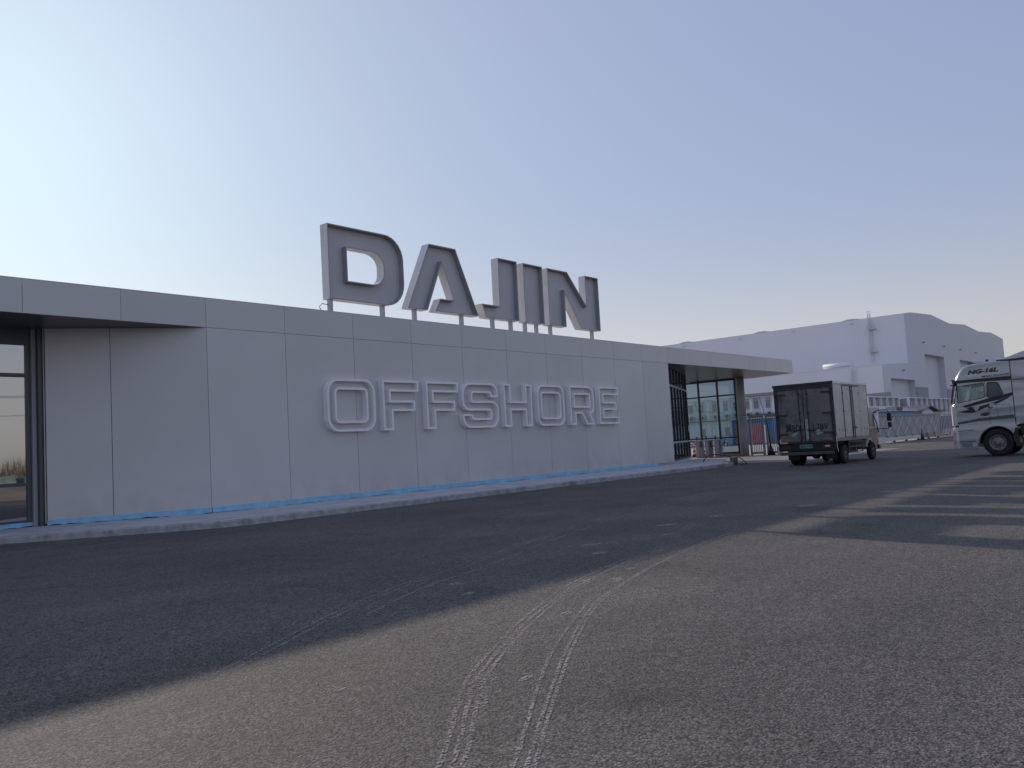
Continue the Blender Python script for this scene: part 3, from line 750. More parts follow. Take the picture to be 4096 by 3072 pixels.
for (a, b) in ((158.35, 169.75), (139.72, 145.95), (182.05, 193.55)):
    MB().prism([[(a, zf), (b, zf), (b, 7.05), (a, 7.05)]], lambda p, q, d: kp(p, d, q), GY - .08, GY - .003).build('dado', M_DADO, wh)
# annex
AX = 126.15; az = 10.0
MB().prism([[(AX, zf), (126.55, zf), (126.55, 8.07), (139.0, 8.07), (139.0, zf), (139.98, zf), (139.98, 10.69), (AX, az)]], lambda a, b, d: kp(a, d, b), GY, GY + .9).build('annex_gable_wall', M_WHG, wh)
MB().prism([[(126.55, zf), (139.0, zf), (139.0, 8.07), (126.55, 8.07)]], lambda a, b, d: kp(a, d, b), GY + .9, GY + 1.1).build('door', M_WHD, wh)
MB().prism([[(GY + .9, zf), (110, zf), (110, az), (GY + .9, az)]], lambda a, b, d: kp(d, a, b), AX, AX + .35).build('annex_side_wall', M_WHW, wh)
MB().prism([[(AX, az), (139.97, 10.69), (139.97, 10.74), (AX, az + .05)]], lambda a, b, d: kp(a, d, b), GY, 110).build('annex_roof', M_WHROOF, wh)
MB().prism([[(GY, zf), (110, zf), (110, 6.1), (GY, 6.1)]], lambda a, b, d: kp(d, a, b), AX - .1, AX - .003).build('dado', M_DADO, wh)
MB().prism([[(139.02, zf), (139.70, zf), (139.70, 7.05), (139.02, 7.05)]], lambda p, q, d: kp(p, d, q), GY - .06, GY - .003).build('dado', M_DADO, wh)
# ladders with safety cages
def ladder(x, y, z0, z1, plats=()):
    lp = thing_part('ladder', kp(x, y, 0)[:2], wh)
    m = MB(); X = x - .25
    for s in (-.17, .17): m.bar(kp(X, y + s, z0), kp(X, y + s, z1 + .5), .10, .10, (1, 0, 0))
    z = z0
    while z < z1 + .4: m.bar(kp(X, y - .17, z), kp(X, y + .17, z), .05, .05); z += .35
    m.build('rungs', M_WHITE, lp)
    m = MB(); z = z0 + 1.2
    while z < z1 + 1.0:
        pts = [kp(X - .28 * math.sin(PI * i / 6), y + .28 * math.cos(PI * i / 6), z) for i in range(7)]
        m.tube(pts, .035, 5); z += .42
    for i in range(1, 6): m.bar(kp(X - .28 * math.sin(PI * i / 6), y + .28 * math.cos(PI * i / 6), z0 + 1.2), kp(X - .28 * math.sin(PI * i / 6), y + .28 * math.cos(PI * i / 6), z1 + 1.0), .04, .04)
    m.build('safety_cage', M_WHITE, lp)
    for z in plats:
        q = MB().prism([[(y - .85, z), (y + .35, z), (y + .35, z + .12), (y - .85, z + .12)]], lambda a, b, d: kp(d, a, b), x - .8, x - .02)
        for s in (-.85, -.25, .35):
            q.bar(kp(x - .78, y + s, z), kp(x - .78, y + s, z + .75), .06, .06)
        for h in (.38, .75): q.bar(kp(x - .78, y - .85, z + h), kp(x - .78, y + .35, z + h), .06, .06)
        q.build('platform', M_GATEW, lp)
ladder(140, 41.35, 11.6, 18.6, (16.6, 13.0))
ladder(AX, 40.15, 4.0, 10.1)
MB().cyl(kp(132.5, 46.6, 11.0), kp(132.5, 41.8, 11.0), .62 * K * .6, n=16).build('roof_ventilator', M_BLUEC, wh)
for y in (42.4, 57.5, 72.0):
    MB().prism([[(y, 18.55), (y + 1.6, 18.82), (y + 2.6, 18.82), (y + 4.0, 18.55)]], lambda a, b, d: kp(d, a, b), 140.6, 142.0).build('roof_ventilator', M_WHROOF, wh)
for y, z in ((44.0, 17.9), (53.5, 17.9), (63.0, 17.9), (74.0, 17.9)):
    MB().prism([[(y, z), (y + .35, z), (y + .35, z + .16), (y, z + .16)]], lambda a, b, d: kp(d, a, b), 139.5, 139.97).build('wall_lamp', M_WHITE, wh)
for x, z in ((145.7, 14.3), (158.7, 14.35), (170.5, 14.4), (183.0, 14.4), (133.0, 9.42), ):
    MB().prism([[(x - .2, z), (x + .2, z), (x + .08, z - .15), (x - .08, z - .15)]], lambda a, b, d: kp(a, d, b), GY - .3, GY - .02).build('wall_lamp', M_GATE, wh)

# ------------------------------------------------------------------ two-storey container office
office = thing('container_office', (108, 58, 0), 'two-storey pale blue container office block behind the gatehouse glass', 'office block')
XC = 105.0; Y0, Y1, MOD = 43.6, 76.0, 3.42
MB().box(XC + .12, XC + 6, Y0, Y1, 0, 6.2).build('wall_core', M_BLUEW, office)
ac_proto = None
bounds = [43.6, 46.65, 49.2, 52.75, 56.2, 59.6, 63.0, 66.4, 69.8, 73.2]
for i, (a, b) in enumerate(zip(bounds, bounds[1:])):
    for fl in (0, 1):
        if fl == 0 and i in (0, 1): continue
        z0, z1 = (.18, 3.28) if fl == 0 else (3.42, 6.12)
        mod = thing_part('container_module', (XC, a), office)
        block('wall_panel', XC + .04, XC + .1, a + .18, b - .18, z0 + .14, z1 - .16, M_BLUEW, mod)
        for y in (a + .09, b - .09): block('corner_post', XC - .02, XC + .1, y - .075, y + .075, z0, z1, M_BLUEC, mod)
        block('beam', XC - .02, XC + .1, a + .18, b - .18, z1 - .15, z1, M_BLUEC, mod)
        block('beam', XC - .02, XC + .1, a + .18, b - .18, z0, z0 + .13, M_BLUEC, mod)
        for wy in ((a + b) / 2 - .78, (a + b) / 2 + .85):
            if fl == 1 or wy < (a + b) / 2:
                block('window', XC + .0, XC + .06, wy - .33, wy + .33, z0 + 1.15, z0 + 2.2, M_WINDK, mod)
                for k in range(5): block('window_bar', XC - .05, XC - .02, wy - .30 + k * .15 - .015, wy - .30 + k * .15 + .015, z0 + 1.1, z0 + 2.25, M_BLUEC, mod)
                if fl == 1: block('sign_plate', XC - .02, XC + .05, wy - .33, wy + .33, z0 + 2.27, z0 + 2.5, M_SIGNP if (i + int(wy * 3)) % 3 else M_BLUEC, mod)
            else:
                block('door', XC - .01, XC + .05, wy - .45, wy + .4, z0 + .14, z0 + 2.1, M_WHITE, mod)
            if fl == 1:
                yy = wy - .15
                block('air_conditioner', XC - .42, XC - .08, yy - .42, yy + .42, z0 + .12, z0 + .72, M_ACW, mod)
                MB().cyl((XC - .445, yy - .12, z0 + .42), (XC - .425, yy - .12, z0 + .42), .24, n=14).build('fan', M_FANC, mod)
MB().box(XC - .7, XC + .1, 43.3, 47.1, 6.2, 6.5).build('roof_edge', M_GATE, office)
MB().box(XC - .15, XC + 6.1, 47.1, Y1, 6.16, 6.28).build('roof_edge', M_BLUEC, office)
MB().box(XC - .35, XC + .1, 49.1, Y1, 3.30, 3.40).build('floor_band', M_GATED, office)
MB().tube([(XC - .1, 54.6, 6.1), (XC - .15, 54.3, 5.2), (XC - .12, 53.9, 4.6), (XC - .1, 54.2, 3.6)], .03, 5).build('cable', M_BLACK, office)
MB().tube([(XC - .12, 55.4, 5.1), (XC - .2, 53.3, 4.7), (XC - .14, 50.4, 4.3)], .02, 5).build('cable', M_BLACK, office)
MB().tube([(XC - .12, 45.4, 6.0), (XC - .2, 45.2, 5.2), (XC - .3, 44.9, 4.4), (XC - .2, 44.9, 3.5)], .03, 5).build('cable', M_BLACK, office)
# blue kiosk with a pink board beside it
ki = thing('guard_kiosk', (104, 46.5, 0), 'bright blue kiosk with pink notice boards seen behind the grey column', 'kiosk')
MB().box(XC - .9, XC + .1, 43.6, 49.1, 0, 3.28).build('wall', M_BLUE, ki)
block('notice_board', XC - .98, XC - .905, 47.6, 48.7, .12, 2.7, M_PINK, ki)
block('window', XC - 1.0, XC - .99, 47.9, 48.3, 1.3, 2.3, M_WINDK, ki)
block('notice_board', XC - .98, XC - .905, 45.1, 46.8, .12, 2.7, M_PINK, ki)
block('door', XC - .98, XC - .91, 44.4, 44.9, .1, 2.4, M_BLUEW, ki)
block('roof_edge', XC - 1.1, XC + .1, 43.4, 49.15, 3.281, 3.36, M_BLUEC, ki)
tag(block('white_box', 103.3, 103.9, 49.55, 50.1, 0, .68, M_WHITE), 'small white box on the ground left of the blue kiosk', 'box')

# rows of container dormitories further right
def dorm(name, xs_, label, m, roof):
    e = thing(name, ((xs_[0] + xs_[-1]) / 2, 46.5, 0), label, 'dormitory')
    MB().box(xs_[0], xs_[-1], 44.0, 49, 0, 6.2).build('wall_core', m, e)
    block('roof_edge', xs_[0] - .1, xs_[-1] + .1, 43.6, 49.1, 6.2, 6.36, M_BLUEC, e)
    block('floor_band', xs_[0] - .1, xs_[-1] + .1, 43.68, 43.99, 3.2, 3.42, M_BLUEC, e)
    for x in xs_: block('column', x - .16, x + .16, 43.62, 43.98, 0, 6.19, M_BLUEC, e)
    for a, b in zip(xs_, xs_[1:]):
        for z0 in (0, 3.3):
            block('window', (a + b) / 2 - .55, (a + b) / 2 + .45, 43.93, 43.99, z0 + .9, z0 + 2.3, M_WINDK, e)
            block('door', a + .35, a + 1.1, 43.92, 43.985, z0 + .15, z0 + 2.2, M_DORM if roof else M_ACW, e)
    return e
dorm('dormitory_block', [143.3, 146.7, 150.2, 153.8, 157.2, 160.6], 'weathered white container dormitory directly right of the small box truck', M_DORM, 0)
d2 = dorm('dormitory_block', [166.9, 171.7, 175.6, 179.4, 183.1, 186.8, 190.4, 194.3, 198.0, 201.6], 'long grey container dormitory with white columns left of the heavy truck', M_DORM, 1)
lk = MB().box(160.8, 166.7, 45.2, 49, 0, 5.7).build('storage_container', M_BLUEW); tag(lk, 'plain pale blue container wall between the two dormitory rows', 'container')

# low shed with blue eaves
sh = thing('shed', (112, 33, 0), 'low shed with blue eaves band and weathered grey roof behind the sliding gate', 'shed')
MB().box(96, 119.4, 29.95, 37, 0, 2.74).build('wall', M_WHITE, sh)
for a, b in ((96, 102), (102.1, 106.6), (106.75, 111.2), (111.3, 115.1)):
    block('eaves_panel', a, b, 29.8, 29.94, 2.745, 2.98, M_BLUE, sh)
block('eaves_panel', 115.2, 119.4, 29.8, 29.94, 2.745, 3.06, M_GATED, sh)
MB().prism([[(29.75, 3.07), (33.5, 3.95), (37.2, 3.07)]], lambda a, b, d: (d, a, b), 96, 119.3).build('roof', M_SHEDROOF, sh)
hs_ = MB()
for k in range(11):
    y = 29.8 + k * .34; hs_.bar((96 + random.random() * 3, y, 3.10 + k * .08), (119 - random.random() * 2, y, 3.10 + k * .08), .05, .05)
hs_.build('roof_battens', M_GATEW, sh)
acu = thing('rooftop_unit', (109.5, 29.9, 3.1), 'square air conditioning unit with a dark front on the shed roof', 'air conditioner')
block('casing', 107.9, 111.0, 29.85, 31.0, 3.12, 3.62, M_ACW, acu)
block('grille', 108.45, 110.75, 29.80, 29.848, 3.16, 3.58, M_FANC, acu)
s2 = thing('gabled_hut', (122.4, 32, 0), 'small white gabled hut at the right end of the blue-banded shed', 'hut')
MB().prism([[(119.5, 0), (125.4, 0), (125.4, 3.0), (122.5, 3.62), (119.5, 3.1)]], lambda a, b, d: (a, d, b), 29.9, 36).build('wall', M_WHITE, s2)
for p, q in (((119.2, 3.08), (122.5, 3.72)), ((122.5, 3.72), (127.2, 2.95))):
    MB().prism([[p, q, (q[0], q[1] + .12), (p[0], p[1] + .12)]], lambda a, b, d: (a, d, b), 29.4, 36.2).build('roof', M_GATED, s2)
s3 = thing('pale_hut', (132, 34, 0), 'low cream hut with flat dark roof beside the heavy truck nose', 'hut')
MB().box(126.2, 140, 32, 37, 0, 3.15).build('wall', M_CREAM, s3)
block('roof', 125.9, 140.3, 31.6, 37.2, 3.151, 3.35, M_GATED, s3)
for x in (127.0, 130.4, 133.2): block('drain_pipe', x, x + .1, 31.85, 31.99, 0, 3.1, M_GATE, s3)

# ------------------------------------------------------------------ gates and fences
pg = thing('pedestrian_gate', (52.4, 22.7, 0), 'grey barred pedestrian gate joined to the round column', 'gate')
for y, w in ((23.46, .11), (22.60, .12), (22.34, .12), (21.45, .12)): block('post', 52.34, 52.46, y - w / 2, y + w / 2, 0, 2.56, M_GATE, pg)
for a, b in ((23.39, 22.67), (22.27, 21.52)):
    for z0, z1 in ((.10, .22), (2.42, 2.55)): block('rail', 52.36, 52.44, b, a, z0, z1, M_GATE, pg)
    k = 6
    for i in range(1, k): y = a + (b - a) * i / k; block('bar', 52.385, 52.415, y - .016, y + .016, .22, 2.42, M_GATED, pg)
block('header', 52.35, 52.45, 21.51, 23.6, 2.561, 2.64, M_GATE, pg)
dp = thing('folded_barrier', (51.9, 21.9, 0), 'dark upright post with flared foot beside the pedestrian gate', 'post')
MB().cyl((51.9, 21.98, .6), (51.95, 22.12, 2.3), .045, .03, n=10).build('arm', M_BLACK, dp)
MB().cyl((51.9, 21.95, 0), (51.9, 21.98, .6), .26, .06, n=14).build('foot', M_BLACK, dp)
block('plate', 51.78, 52.0, 21.2, 21.5, 0, .5, M_GATEW, dp)

def fence_ticks(x0, x1, n, y, z0, z1, th, m, parent, name='slat'):
    for i in range(n):
        x = x0 + (x1 - x0) * (i + .5) / n
        block(name, x - th / 2, x + th / 2, y - .02, y + .02, z0, z1, m, parent)
sg = thing('sliding_gate', (82, 21.4, 0), 'long grey sliding gate with crossed bracing along the yard edge', 'gate')
GX = [71.75, 74.2, 76.7, 79.2, 81.7, 84.2, 86.8, 89.3, 91.8]
block('top_rail', 71.7, 92.2, 21.34, 21.46, 2.20, 2.33, M_GATE, sg)
block('lower_rail', 71.7, 92.2, 21.34, 21.46, .36, .46, M_GATE, sg)
MB().prism([[(71.75, .44), (85, .44), (84.3, .16), (72.6, .12)]], lambda a, b, d: (a, d, b), 21.22, 21.33).build('track_beam', M_GATEW, sg)
block('track_beam', 85.05, 93, 21.24, 21.33, .12, .34, M_GATE, sg)
for x in (71.8, 92.1): block('end_post', x - .08, x + .08, 21.335, 21.465, .461, 2.199, M_GATE, sg)
fence_ticks(71.95, 91.95, 62, 21.43, .46, 2.20, .27, M_GATEP, sg)
for a, b in zip(GX, GX[1:]):
    MB().bar((a, 21.36, .46), (b - .05, 21.36, 2.19), .05, .07, (0, 1, 0)).build('brace', M_GATEW, sg)
    MB().bar((a, 21.30, 2.19), (b - .05, 21.30, .46), .02, .03, (0, 1, 0)).build('brace', M_GATE, sg)
for x in (71.9, 74.2, 76.7, 79.2, 81.7, 84.0, 86.6, 89.2): block('bracket', x - .12, x + .12, 21.27, 21.335, .44, .54, M_GATED, sg)
for x in (73.2, 76.0, 79.6, 83.4, 87, 90.5): MB().cyl((x, 21.25, .09), (x, 21.45, .09), .09, n=12).build('roller', M_GATED, sg)
gp = thing('gate_post', (71.0, 21.4, 0), 'round pale post at the left end of the sliding gate', 'post')
MB().cyl((71.0, 21.4, .3), (71.0, 21.4, 2.55), .42, n=20).build('shaft', M_GATEW, gp)
MB().prism([[(70.2, 0), (72.2, 0), (72.6, .25), (72.2, .5), (70.4, .5), (70.2, .3)]], lambda a, b, d: (a, d, b), 20.95, 21.2).build('foot', M_GATEW, gp)
block('cap_panel', 70.45, 71.55, 21.0, 21.8, 2.551, 2.9, M_ACW, gp)
bf = thing('bar_fence', (98, 21.4, 0), 'white barred fence section between the sliding gate and the heavy truck', 'fence')
for z in (.25, 2.12): block('rail', 92.4, 106, 21.37, 21.43, z, z + .06, M_GATEW, bf)
for i in range(22): x = 92.5 + i * .62; block('bar', x - .018, x + .018, 21.385, 21.415, .31, 2.12, M_GATEW, bf)
mb = MB()
for i in range(160):
    x = random.uniform(99, 124); y = random.uniform(23.0, 26.5); s = random.uniform(.12, .35); z = random.uniform(0, .55)
    mb.box(x, x + s, y, y + s, max(0, z - .3), z + s * .5)
o = mb.build('rubble_heap', M_STUFF, kind='stuff'); tag(o, 'heap of mixed sacks and rubble behind the barred fence', 'rubble')
dk = tag(MB().box(116, 139, 27.2, 27.8, 0, 2.25).build('dark_hoarding', M_HOARD), 'dark blue hoarding standing behind the barred fence', 'hoarding')
def pennant(x, m, lab):
    tag(MB().prism([[(x - .33, .5), (x + .33, .5), (x + .03, .12), (x - .03, .12)]], lambda a, b, d: (a, d, b), 21.15, 21.165).build('pennant', m), lab, 'pennant', 'small cloth pennants along the gate foot')
pennant(86.2, M_REDC, 'faded red pennant, left of the yellow one at the gate foot')
pennant(89.15, M_YEL, 'bright yellow pennant hanging at the sliding gate foot')
pennant(94.6, M_MAG, 'magenta pennant hanging near the barred fence')
tc = thing('dark_cone', (81.5, 20.5, 0), 'slim dark traffic cone in front of the sliding gate', 'traffic cone')
MB().cyl((81.5, 20.5, .08), (81.5, 20.5, 1.0), .17, .03, n=14).build('cone_body', M_GATED, tc)
block('base', 81.2, 81.8, 20.2, 20.8, 0, .078, M_BLACK, tc)

# turnstiles
def turnstile(y, lab):
    t = thing('turnstile', (51.2, y, 0), lab, 'turnstile', 'turnstiles across the passage')
    block('cabinet', 51.08, 51.32, y - .12, y + .12, 0, 1.08, M_LTFRAME, t, bevel=.02)
    block('cabinet', 52.0 - .45, 52.0 - .21, y - .12, y + .12, 0, 1.08, M_LTFRAME, t, bevel=.02)
    block('top_cover', 51.03, 51.85, y - .14, y + .14, 1.081, 1.17, M_STEEL, t, bevel=.015)
    block('side_panel', 51.321, 51.549, y - .06, y + .06, .72, 1.08, M_GATED, t)
    for dz in (-.30, .02):
        MB().cyl((51.45, y - .13, .72), (51.4, y - .42, .72 + dz), .018, n=8).build('arm', M_CHROME, t)
    MB().box(51.2, 51.24, y + .02, y + .1, 1.171, 1.42).build('card_reader', M_BLACK, t)
turnstile(26.62, 'leftmost of the three turnstiles behind the angled glass'); turnstile(25.95, 'middle one of the three turnstiles under the canopy'); turnstile(25.30, 'rightmost turnstile, nearest the low sill of the glazed screen')
def cone(x, y, lab):
    t = thing('traffic_cone', (x, y, 0), lab, 'traffic cone', 'red and white traffic cones')
    rs = [.17, .145, .12, .095, .07, .045]; zs = [.05, .2, .36, .52, .66, .78]
    MB().cyl((x, y, .05), (x, y, .78), .17, .045, n=18).build('cone_body', M_CONER, t)
    for z0, z1 in ((.22, .36), (.5, .62)):
        ra = .17 + (.045 - .17) * (z0 - .05) / .73 + .004; rb = .17 + (.045 - .17) * (z1 - .05) / .73 + .004
        MB().cyl((x, y, z0), (x, y, z1), ra, rb, n=18, caps=False).build('reflective_band', M_CONEW, t)
    block('base', x - .2, x + .2, y - .2, y + .2, 0, .05, M_BLACK, t)
cone(53.9, 28.35, 'red and white cone left of the middle turnstile'); cone(53.0, 27.18, 'red and white cone between the middle and right turnstiles'); cone(57.5, 24.35, 'red and white cone behind the pedestrian gate bars')

# scooters
def scooter(x, y, lab, m):
    t = thing('scooter', (x, y, 0), lab, 'scooter', 'scooters parked in front of the office block')
    for yy in (y - .62, y + .62):
        MB().lathe((x, yy, .27), (1, 0, 0), [(-.05, .19), (-.06, .25), (0, .27), (.06, .25), (.05, .19), (-.05, .19)], 18).build('wheel', M_RUBBER, t)
        MB().cyl((x - .04, yy, .27), (x + .04, yy, .27), .06, n=8).build('hub', M_CHROME, t)
    MB().prism([[(y - .45, .3), (y + .1, .28), (y + .2, .62), (y + .85, .78), (y + .8, .86), (y + .1, .82), (y - .1, .42), (y - .35, .42), (y - .5, .95), (y - .58, .95)]], lambda a, b, d: (d, a, b), x - .12, x + .12).build('body', m, t, bevel=.03)
    MB().prism([[(y + .08, .83), (y + .82, .88), (y + .8, .96), (y + .1, .9)]], lambda a, b, d: (d, a, b), x - .14, x + .14).build('seat', M_BLACK, t)
    MB().tube([(x - .34, y - .42, 1.08), (x - .1, y - .52, 1.02), (x + .1, y - .52, 1.02), (x + .34, y - .42, 1.08)], .018, 6).build('handlebar', M_CHROME, t)
    MB().cyl((x, y - .62, .3), (x, y - .5, 1.02), .03, n=8).build('fork', M_CHROME, t)
    for s in (-.3, .3):
        MB().cyl((x + s, y - .47, 1.22), (x + s, y - .46, 1.22), .07, n=10).build('mirror', M_CHROME, t)
scooter(98.2, 47.9, 'dark scooter with round mirrors beside the blue kiosk', M_SCOOT)
scooter(98.2, 51.4, 'second scooter half hidden behind the glass mullion', M_CABR)

# bucket and hose on the kerb end
bk = thing('bucket', (37.8, 18.0, 0), 'dirty grey plastic bucket against the kerb corner', 'bucket')
MB().lathe((37.8, 17.85, 0), (0, 0, 1), [(0, .001), (0, .155), (.34, .19), (.345, .21), (.37, .21), (.37, .185), (.03, .15), (.03, .001)], 24).build('shell', M_BUCKET, bk)
R = rt; c0 = Vector((37.8, 17.9, 0))
def hp(s, z, back=0.0): q = c0 + R * s + Vector((fw.x, fw.y, 0)) * back; return (q.x, q.y, z)
def smooth_path(pts, n=6):
    out = []
    P_ = [Vector(p) for p in pts]; P_ = [P_[0]] + P_ + [P_[-1]]
    for i in range(1, len(P_) - 2):
        for k in range(n):
            t = k / n; a, b, c, d = P_[i - 1:i + 3]
            out.append(.5 * ((2 * b) + (-a + c) * t + (2 * a - 5 * b + 4 * c - d) * t * t + (-a + 3 * b - 3 * c + d) * t ** 3))
    out.append(P_[-2]); return out
tag(MB().tube(smooth_path([hp(-1.22, .18, .8), hp(-1.15, .34, .75), hp(-.9, .52, .6), hp(-.55, .50, .3), hp(-.15, .40, .05), hp(.05, .28, 0), hp(.25, .36, 0), hp(.45, .22, 0), hp(.62, .03, 0), hp(.3, .02, -.1)]), .022, 8).build('hose', M_BLACK),
    'black hose looping off the pavement through the grey bucket', 'hose')

# ------------------------------------------------------------------ wheels
def wheel(parent, c, axis, R_, w, rimr, holes=8, rim_m=None):
    c = Vector(c); ax = Vector(axis).normalized()
    e = bpy.data.objects.new('wheel', None); COL.objects.link(e); e.parent = parent; e.location = c - wpos(parent); e.empty_display_size = .1
    h = w / 2
    t = MB().lathe(c, ax, [(-h * .9, rimr), (-h, rimr + .03), (-h, R_ - .07), (-h * .85, R_ - .015), (-h * .3, R_), (h * .3, R_), (h * .85, R_ - .015), (h, R_ - .07), (h, rimr + .03), (h * .9, rimr), (-h * .9, rimr)], 36)
    sd = ax.orthogonal().normalized(); u = ax.cross(sd)
    t.build('tyre', M_RUBBER, e)
    MB().lathe(c, ax, [(h * .92, rimr), (h * .97, rimr - .01), (h * .80, rimr - .035), (h * .42, rimr - .07), (h * .50, rimr * .62), (h * .62, rimr * .5), (h * .66, rimr * .40), (h * 1.0, rimr * .34), (h * 1.05, rimr * .2), (h * 1.05, .001)], 32).build('rim', rim_m or M_WHEEL, e)
    hb = MB()
    for k in range(holes):
        a = 2 * PI * k / holes; q = c + (sd * math.cos(a) + u * math.sin(a)) * rimr * .77 + ax * (h * .44)
        hb.cyl(q - ax * .004, q + ax * .012, rimr * .095, n=10)
    hb.build('rim_holes', M_BLACK, e)
    nb = MB()
    for k in range(10):
        a = 2 * PI * k / 10; q = c + (sd * math.cos(a) + u * math.sin(a)) * rimr * .50 + ax * (h * .60)
        nb.cyl(q, q + ax * .035, .014, n=6)
    nb.build('wheel_nuts', M_CHROME, e)
    return e

# ------------------------------------------------------------------ small box truck
bt = thing('box_truck', (36.4, 12.85, 0), 'small dirty box truck with dark rear doors driving away', 'truck')
BX0, BX1, BY0, BY1, BZ0, BZ1 = 33.92, 38.15, 11.66, 14.06, .92, 3.28
MB().box(BX0 + .06, BX1, BY0 + .03, BY1 - .03, BZ0, BZ1 - .086).build('cargo_box', M_BOXSIDE, bt)
MB().box(BX0, BX1 + .02, BY0 - .012, BY1 + .012, BZ1 - .085, BZ1 + .02).build('box_roof', M_BOXTOP, bt, bevel=.015)
# rear frame
for y0, y1 in ((BY0, BY0 + .13), (BY1 - .13, BY1)): block('rear_frame', BX0 - .01, BX0 + .07, y0, y1, BZ0 - .02, BZ1 - .05, M_BOXTRIM, bt)
block('rear_frame', BX0 - .012, BX0 + .07, BY0 + .131, BY1 - .131, BZ1 - .2, BZ1 - .05, M_BOXTRIM, bt)
block('rear_frame', BX0 - .012, BX0 + .07, BY0 + .131, BY1 - .131, BZ0 - .02, BZ0 + .06, M_BOXTRIM, bt)
MB().box(BX0 - .04, BX0 + .03, BY0 - .03, BY1 + .03, BZ1 - .06, BZ1 + .03).build('rear_cornice', M_BOXTRIM, bt, bevel=.012)
ymid = (BY0 + BY1) / 2 + .02
for y0, y1 in ((BY0 + .135, ymid - .012), (ymid + .012, BY1 - .135)):
    dr = block('rear_door', BX0 + .02, BX0 + .062, y0, y1, BZ0 + .065, BZ1 - .205, M_BOXREAR, bt)
    far = y0 > ymid
    ye = y1 if far else y0; sgn = -1 if far else 1
    for z in (BZ0 + .38, BZ0 + 1.15, BZ0 + 1.98):
        MB().box(BX0 - .02, BX0 + .018, min(ye, ye + sgn * .34), max(ye, ye + sgn * .34), z - .03, z + .03).build('hinge', M_BOXTRIM, dr)
        MB().cyl((BX0 - .02, ye - sgn * .03, z - .09), (BX0 - .02, ye - sgn * .03, z + .09), .03, n=8).build('hinge', M_BOXTRIM, dr)
    yb = (y0 + .16) if far else (y1 - .16)
    MB().cyl((BX0 - .012, yb, BZ0 + .0), (BX0 - .012, yb, BZ1 - .16), .017, n=8).build('lock_rod', M_BOXTRIM, dr)
    for z in (BZ0 + .12, BZ0 + .5, BZ0 + 1.2, BZ1 - .4): MB().box(BX0 - .03, BX0 + .018, yb - .035, yb + .035, z - .03, z + .03).build('rod_bracket', M_BOXTRIM, dr)
    MB().bar((BX0 - .03, yb, BZ0 + .52), (BX0 - .03, yb + (.3 if far else -.3), BZ0 + .46), .03, .045).build('lock_handle', M_BLACK, dr)
    MB().box(BX0 + .012, BX0 + .0195, y0 + .16 if far else y1 - .145, y0 + .04 if False else (y0 + .20 if far else y1 - .02), BZ0 + .1, BZ0 + .95).build('scuffed_strip', M_SCUFF, dr)
    # worn paint patches near the bottom (own shape)
    for _ in range(3):
        cy = random.uniform(y0 + .25, y1 - .35); cz = BZ0 + random.uniform(.25, .5); a = random.uniform(.06, .14)
        pts = [(cy + a * random.uniform(.6, 1.1) * math.cos(k * PI / 5), cz + a * .5 * random.uniform(.5, 1.1) * math.sin(k * PI / 5)) for k in range(10)]
        MB().prism([pts], lambda p, q, d: (d, p, q), BX0 + .0165, BX0 + .0195).build('worn_patch', M_SCUFF, dr)
    block('reflector', BX0 + .008, BX0 + .019, (y0 + y1) / 2 - .1 - sgn * .25, (y0 + y1) / 2 + .1 - sgn * .25, BZ0 + .10, BZ0 + .15, M_ORANGE, dr)
block('door_seal', BX0 + .0, BX0 + .05, ymid - .0115, ymid + .0115, BZ0 + .065, BZ1 - .205, M_BLACK, bt)
XD, ZD = (0, -1, 0), (0, 0, 1)
place_text('plate_lettering', '冀BDU', .34, (BX0 + .012, 13.27, 1.52), XD, ZD, M_INK, bt, sx=.78, bold=.004)
place_text('plate_lettering', '1789', .34, (BX0 + .012, 12.28, 1.53), XD, ZD, M_INK, bt, sx=.95, bold=-.001)
# side: panels, doors
YS_ = BY0 + .028
def sidebox(name, x0, x1, z0, z1, m, th=.02): return block(name, x0, x1, YS_ - th, YS_, z0, z1, m, bt)
for x0, x1, z0, z1 in ((34.02, 35.02, 1.72, 3.20), (34.02, 35.02, 1.13, 1.70), (37.10, 38.12, 1.72, 3.20), (37.10, 38.12, 1.13, 1.70)): sidebox('side_panel', x0, x1, z0, z1, M_BOXSIDE, .012)
for x0, x1 in ((35.10, 36.02), (36.08, 37.02)):
    dr = sidebox('side_door', x0, x1, 1.08, 3.12, M_BOXSIDE, .03)
    xb = x1 - .09 if x0 < 35.5 else x0 + .09
    MB().cyl((xb, YS_ - .05, 1.0), (xb, YS_ - .05, 3.15), .016, n=8).build('lock_rod', M_BOXTRIM, dr)
    xh = x0 + .02 if x0 < 35.5 else x1 - .02
    for z in (1.35, 2.1, 2.85): MB().box(xh - .05, xh + .09, YS_ - .055, YS_ - .031, z - .035, z + .035).build('hinge', M_STEEL, dr)
    MB().bar((xb, YS_ - .06, 1.45), (xb + .25, YS_ - .06, 1.42), .03, .04).build('lock_handle', M_BLACK, dr)
for x in (35.06, 36.05, 37.06): sidebox('seal_strip', x - .022, x + .022, 1.04, 3.15, M_BLACK, .016)
sidebox('seal_strip', 35.09, 37.03, 3.121, 3.16, M_BLACK, .035)
sidebox('skirt', 34.0, 38.13, .925, 1.06, M_BOXLOW, .022)
sidebox('corner_trim', 38.125, 38.16, 1.07, 3.2, M_BOXTRIM, .018)
sidebox('corner_trim', 33.985, 34.015, 1.07, 3.2, M_STEEL, .018)
for x in (34.35, 34.7, 36.0, 37.5, 37.85): MB().box(x - .02, x + .025, YS_ - .016, YS_ - .0125, 1.32, 1.42).build('rust_chip', M_BLACK, bt)
